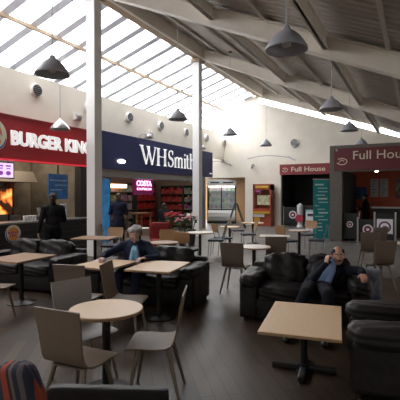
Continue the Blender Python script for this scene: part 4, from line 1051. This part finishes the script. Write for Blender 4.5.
# teal banner
p = px(321, 14.75)
t = empty('roll_up_banner', (p.x, p.y, 0), YAW, 'teal roll-up banner with white lines left of the kiosk pillar', 'banner')
MB().box((0, 0, .04), (.62, .18, .08), bev=.01).build('base', M['steel'], t); MB().box((0, 0, 1.13), (.56, .012, 2.08)).build('banner', M['teal'], t); MB().box((0, 0, 2.19), (.58, .03, .03)).build('top_rail', M['steel'], t)
MB().cyl((0, .05, .05), (0, .02, 2.18), .01).build('pole', M['steel'], t)
b = MB(); rnd = random.Random(5)
for k in range(14):
    z = 2.0 - k * .125; w_ = rnd.uniform(.12, .42); b.box((-.22 + w_ / 2 + (.1 if k % 3 else 0), -.008, z), (min(w_, .34), .004, .03 + .03 * (k % 4 == 0)))
b.build('print', mat('pale_teal_print', (.45, .65, .66), .5), t)
# barriers with round badges in front of kiosk
def barrier(u, d, w, badge_r, label, sq=False, hgt=.95, rzz=0):
    p = px(u, d); t = empty('queue_barrier', (p.x, p.y, 0), rzz, label, 'barrier', 'black queue barriers by the shops')
    MB().box((0, 0, hgt / 2 + .04), (w, .03, hgt - .1)).build('panel', M['black'], t)
    for s_ in (-1, 1):
        q = MB().cyl((s_ * w / 2, 0, 0), (s_ * w / 2, 0, hgt + .05), .03, .03, 12); q.build('post', M['steel'], t)
        MB().cyl((s_ * w / 2, 0, 0), (s_ * w / 2, 0, .02), .15, .15, 20).build('foot', M['steel'], t)
    if sq: MB().box((0, -.02, hgt * .62), (.46, .012, .46)).build('square_panel', M['paper'], t)
    MB().cyl((0, -.018, hgt * .6), (0, -.03 - .004, hgt * .6), badge_r, badge_r, 28).build('badge', mat('plum_badge', (.10, .03, .10), .5) if sq else M['paper'], t)
    MB().cyl((0, -.034, hgt * .6), (0, -.042, hgt * .6), badge_r * .72, badge_r * .72, 28).build('badge_centre', M['paper'] if sq else mat('dark_badge_centre', (.16, .03, .04), .5), t)
    cup = MB().lathe([(badge_r * .22, -badge_r * .3), (badge_r * .32, badge_r * .15), (badge_r * .34, badge_r * .2)], 12, (0, 0, 0)).b
    me = MB(); me.b = cup
    for v in me.b.verts: v.co = Vector((v.co.x, v.co.y * .1 - .044, v.co.z + hgt * .6))
    me.build('cup_mark', mat('badge_mark', (.2, .05, .1), .5) if sq else M['paper'], t)
barrier(350, 14.6, .62, .11, 'black barrier with small badge right of the kiosk pillar', hgt=1.0, rzz=0)
barrier(368, 13.6, .62, .16, 'black barrier with big round badge in the kiosk front row', hgt=.85)
barrier(385, 13.0, .60, .18, 'black barrier with white square badge panel at the right', True, hgt=1.05)
barrier(293, 21.6, 1.0, .2, 'black barrier with round badge before the far shop', hgt=1.0)
# black fabric sign and standing bits by far shop
p = px(300, 21.0)
t = empty('bollard', (p.x, p.y, 0), 0, 'red and white bollard sign before the far shop', 'bollard')
MB().lathe([(.18, 0), (.18, .05), (.12, .1), (.12, .7), (.14, .75), (.14, 1.1), (.05, 1.2)], 18).build('body', M['paper'], t, smooth='auto'); MB().cyl((0, -.02, .45), (0, -.16, .45), .2, .2, 24).build('badge', mat('red_badge', (.4, .03, .06), .5), t)
p = px(311.5, 18.4)
t = empty('white_bin', (p.x, p.y, 0), 0, 'white waste bin left of the teal banner', 'bin')
MB().box((0, 0, .45), (.42, .42, .9), bev=.04).build('body', M['paper'], t); MB().box((0, 0, .93), (.44, .44, .07), bev=.02).build('lid', mat('teal_lid', (.3, .5, .5), .5), t); MB().box((0, -.215, .75), (.25, .01, .12)).build('flap', M['charcoal'], t)
# far shop counter + till
t = empty('far_counter', (-4.6, 23.2, 0), 0, 'dark counter inside the far red signed shop', 'counter')
MB().box((0, 0, .5), (2.6, .5, 1.0)).build('body', M['charcoal'], t); MB().box((0, 0, 1.02), (2.7, .58, .04)).build('worktop', M['taupe'], t)
# small things: papers and cup on tables, folded bag
p = cw(-1.42, 5.95)
o = MB().box((0, 0, 0), (.20, .14, .004), rz=.3).build('napkin', M['paper'], loc=(p.x, p.y, .7025)); tag(o, 'white napkin on the left joined table by the man\'s hand', 'napkin')
# man's bag and jacket on the sofa arm side
p = cw(2.32, 5.55)
t = empty('shoulder_bag', (p.x, p.y, 0), A9 + .1, 'grey and navy bag standing behind the sofa arm beside the seated man', 'bag')
MB().cushion((-.03, 0, .33), (.24, .2, .66), .45, .006, 8, 10).build('body', mat('navy_grey_bag', (.05, .07, .13), .7, col2=(.28, .29, .33), vscale=5), t, smooth=True)
MB().tube([(-.1, 0, .62), (-.08, 0, .70), (.02, 0, .70), (.04, 0, .62)], .012).build('handle', M['charcoal'], t)
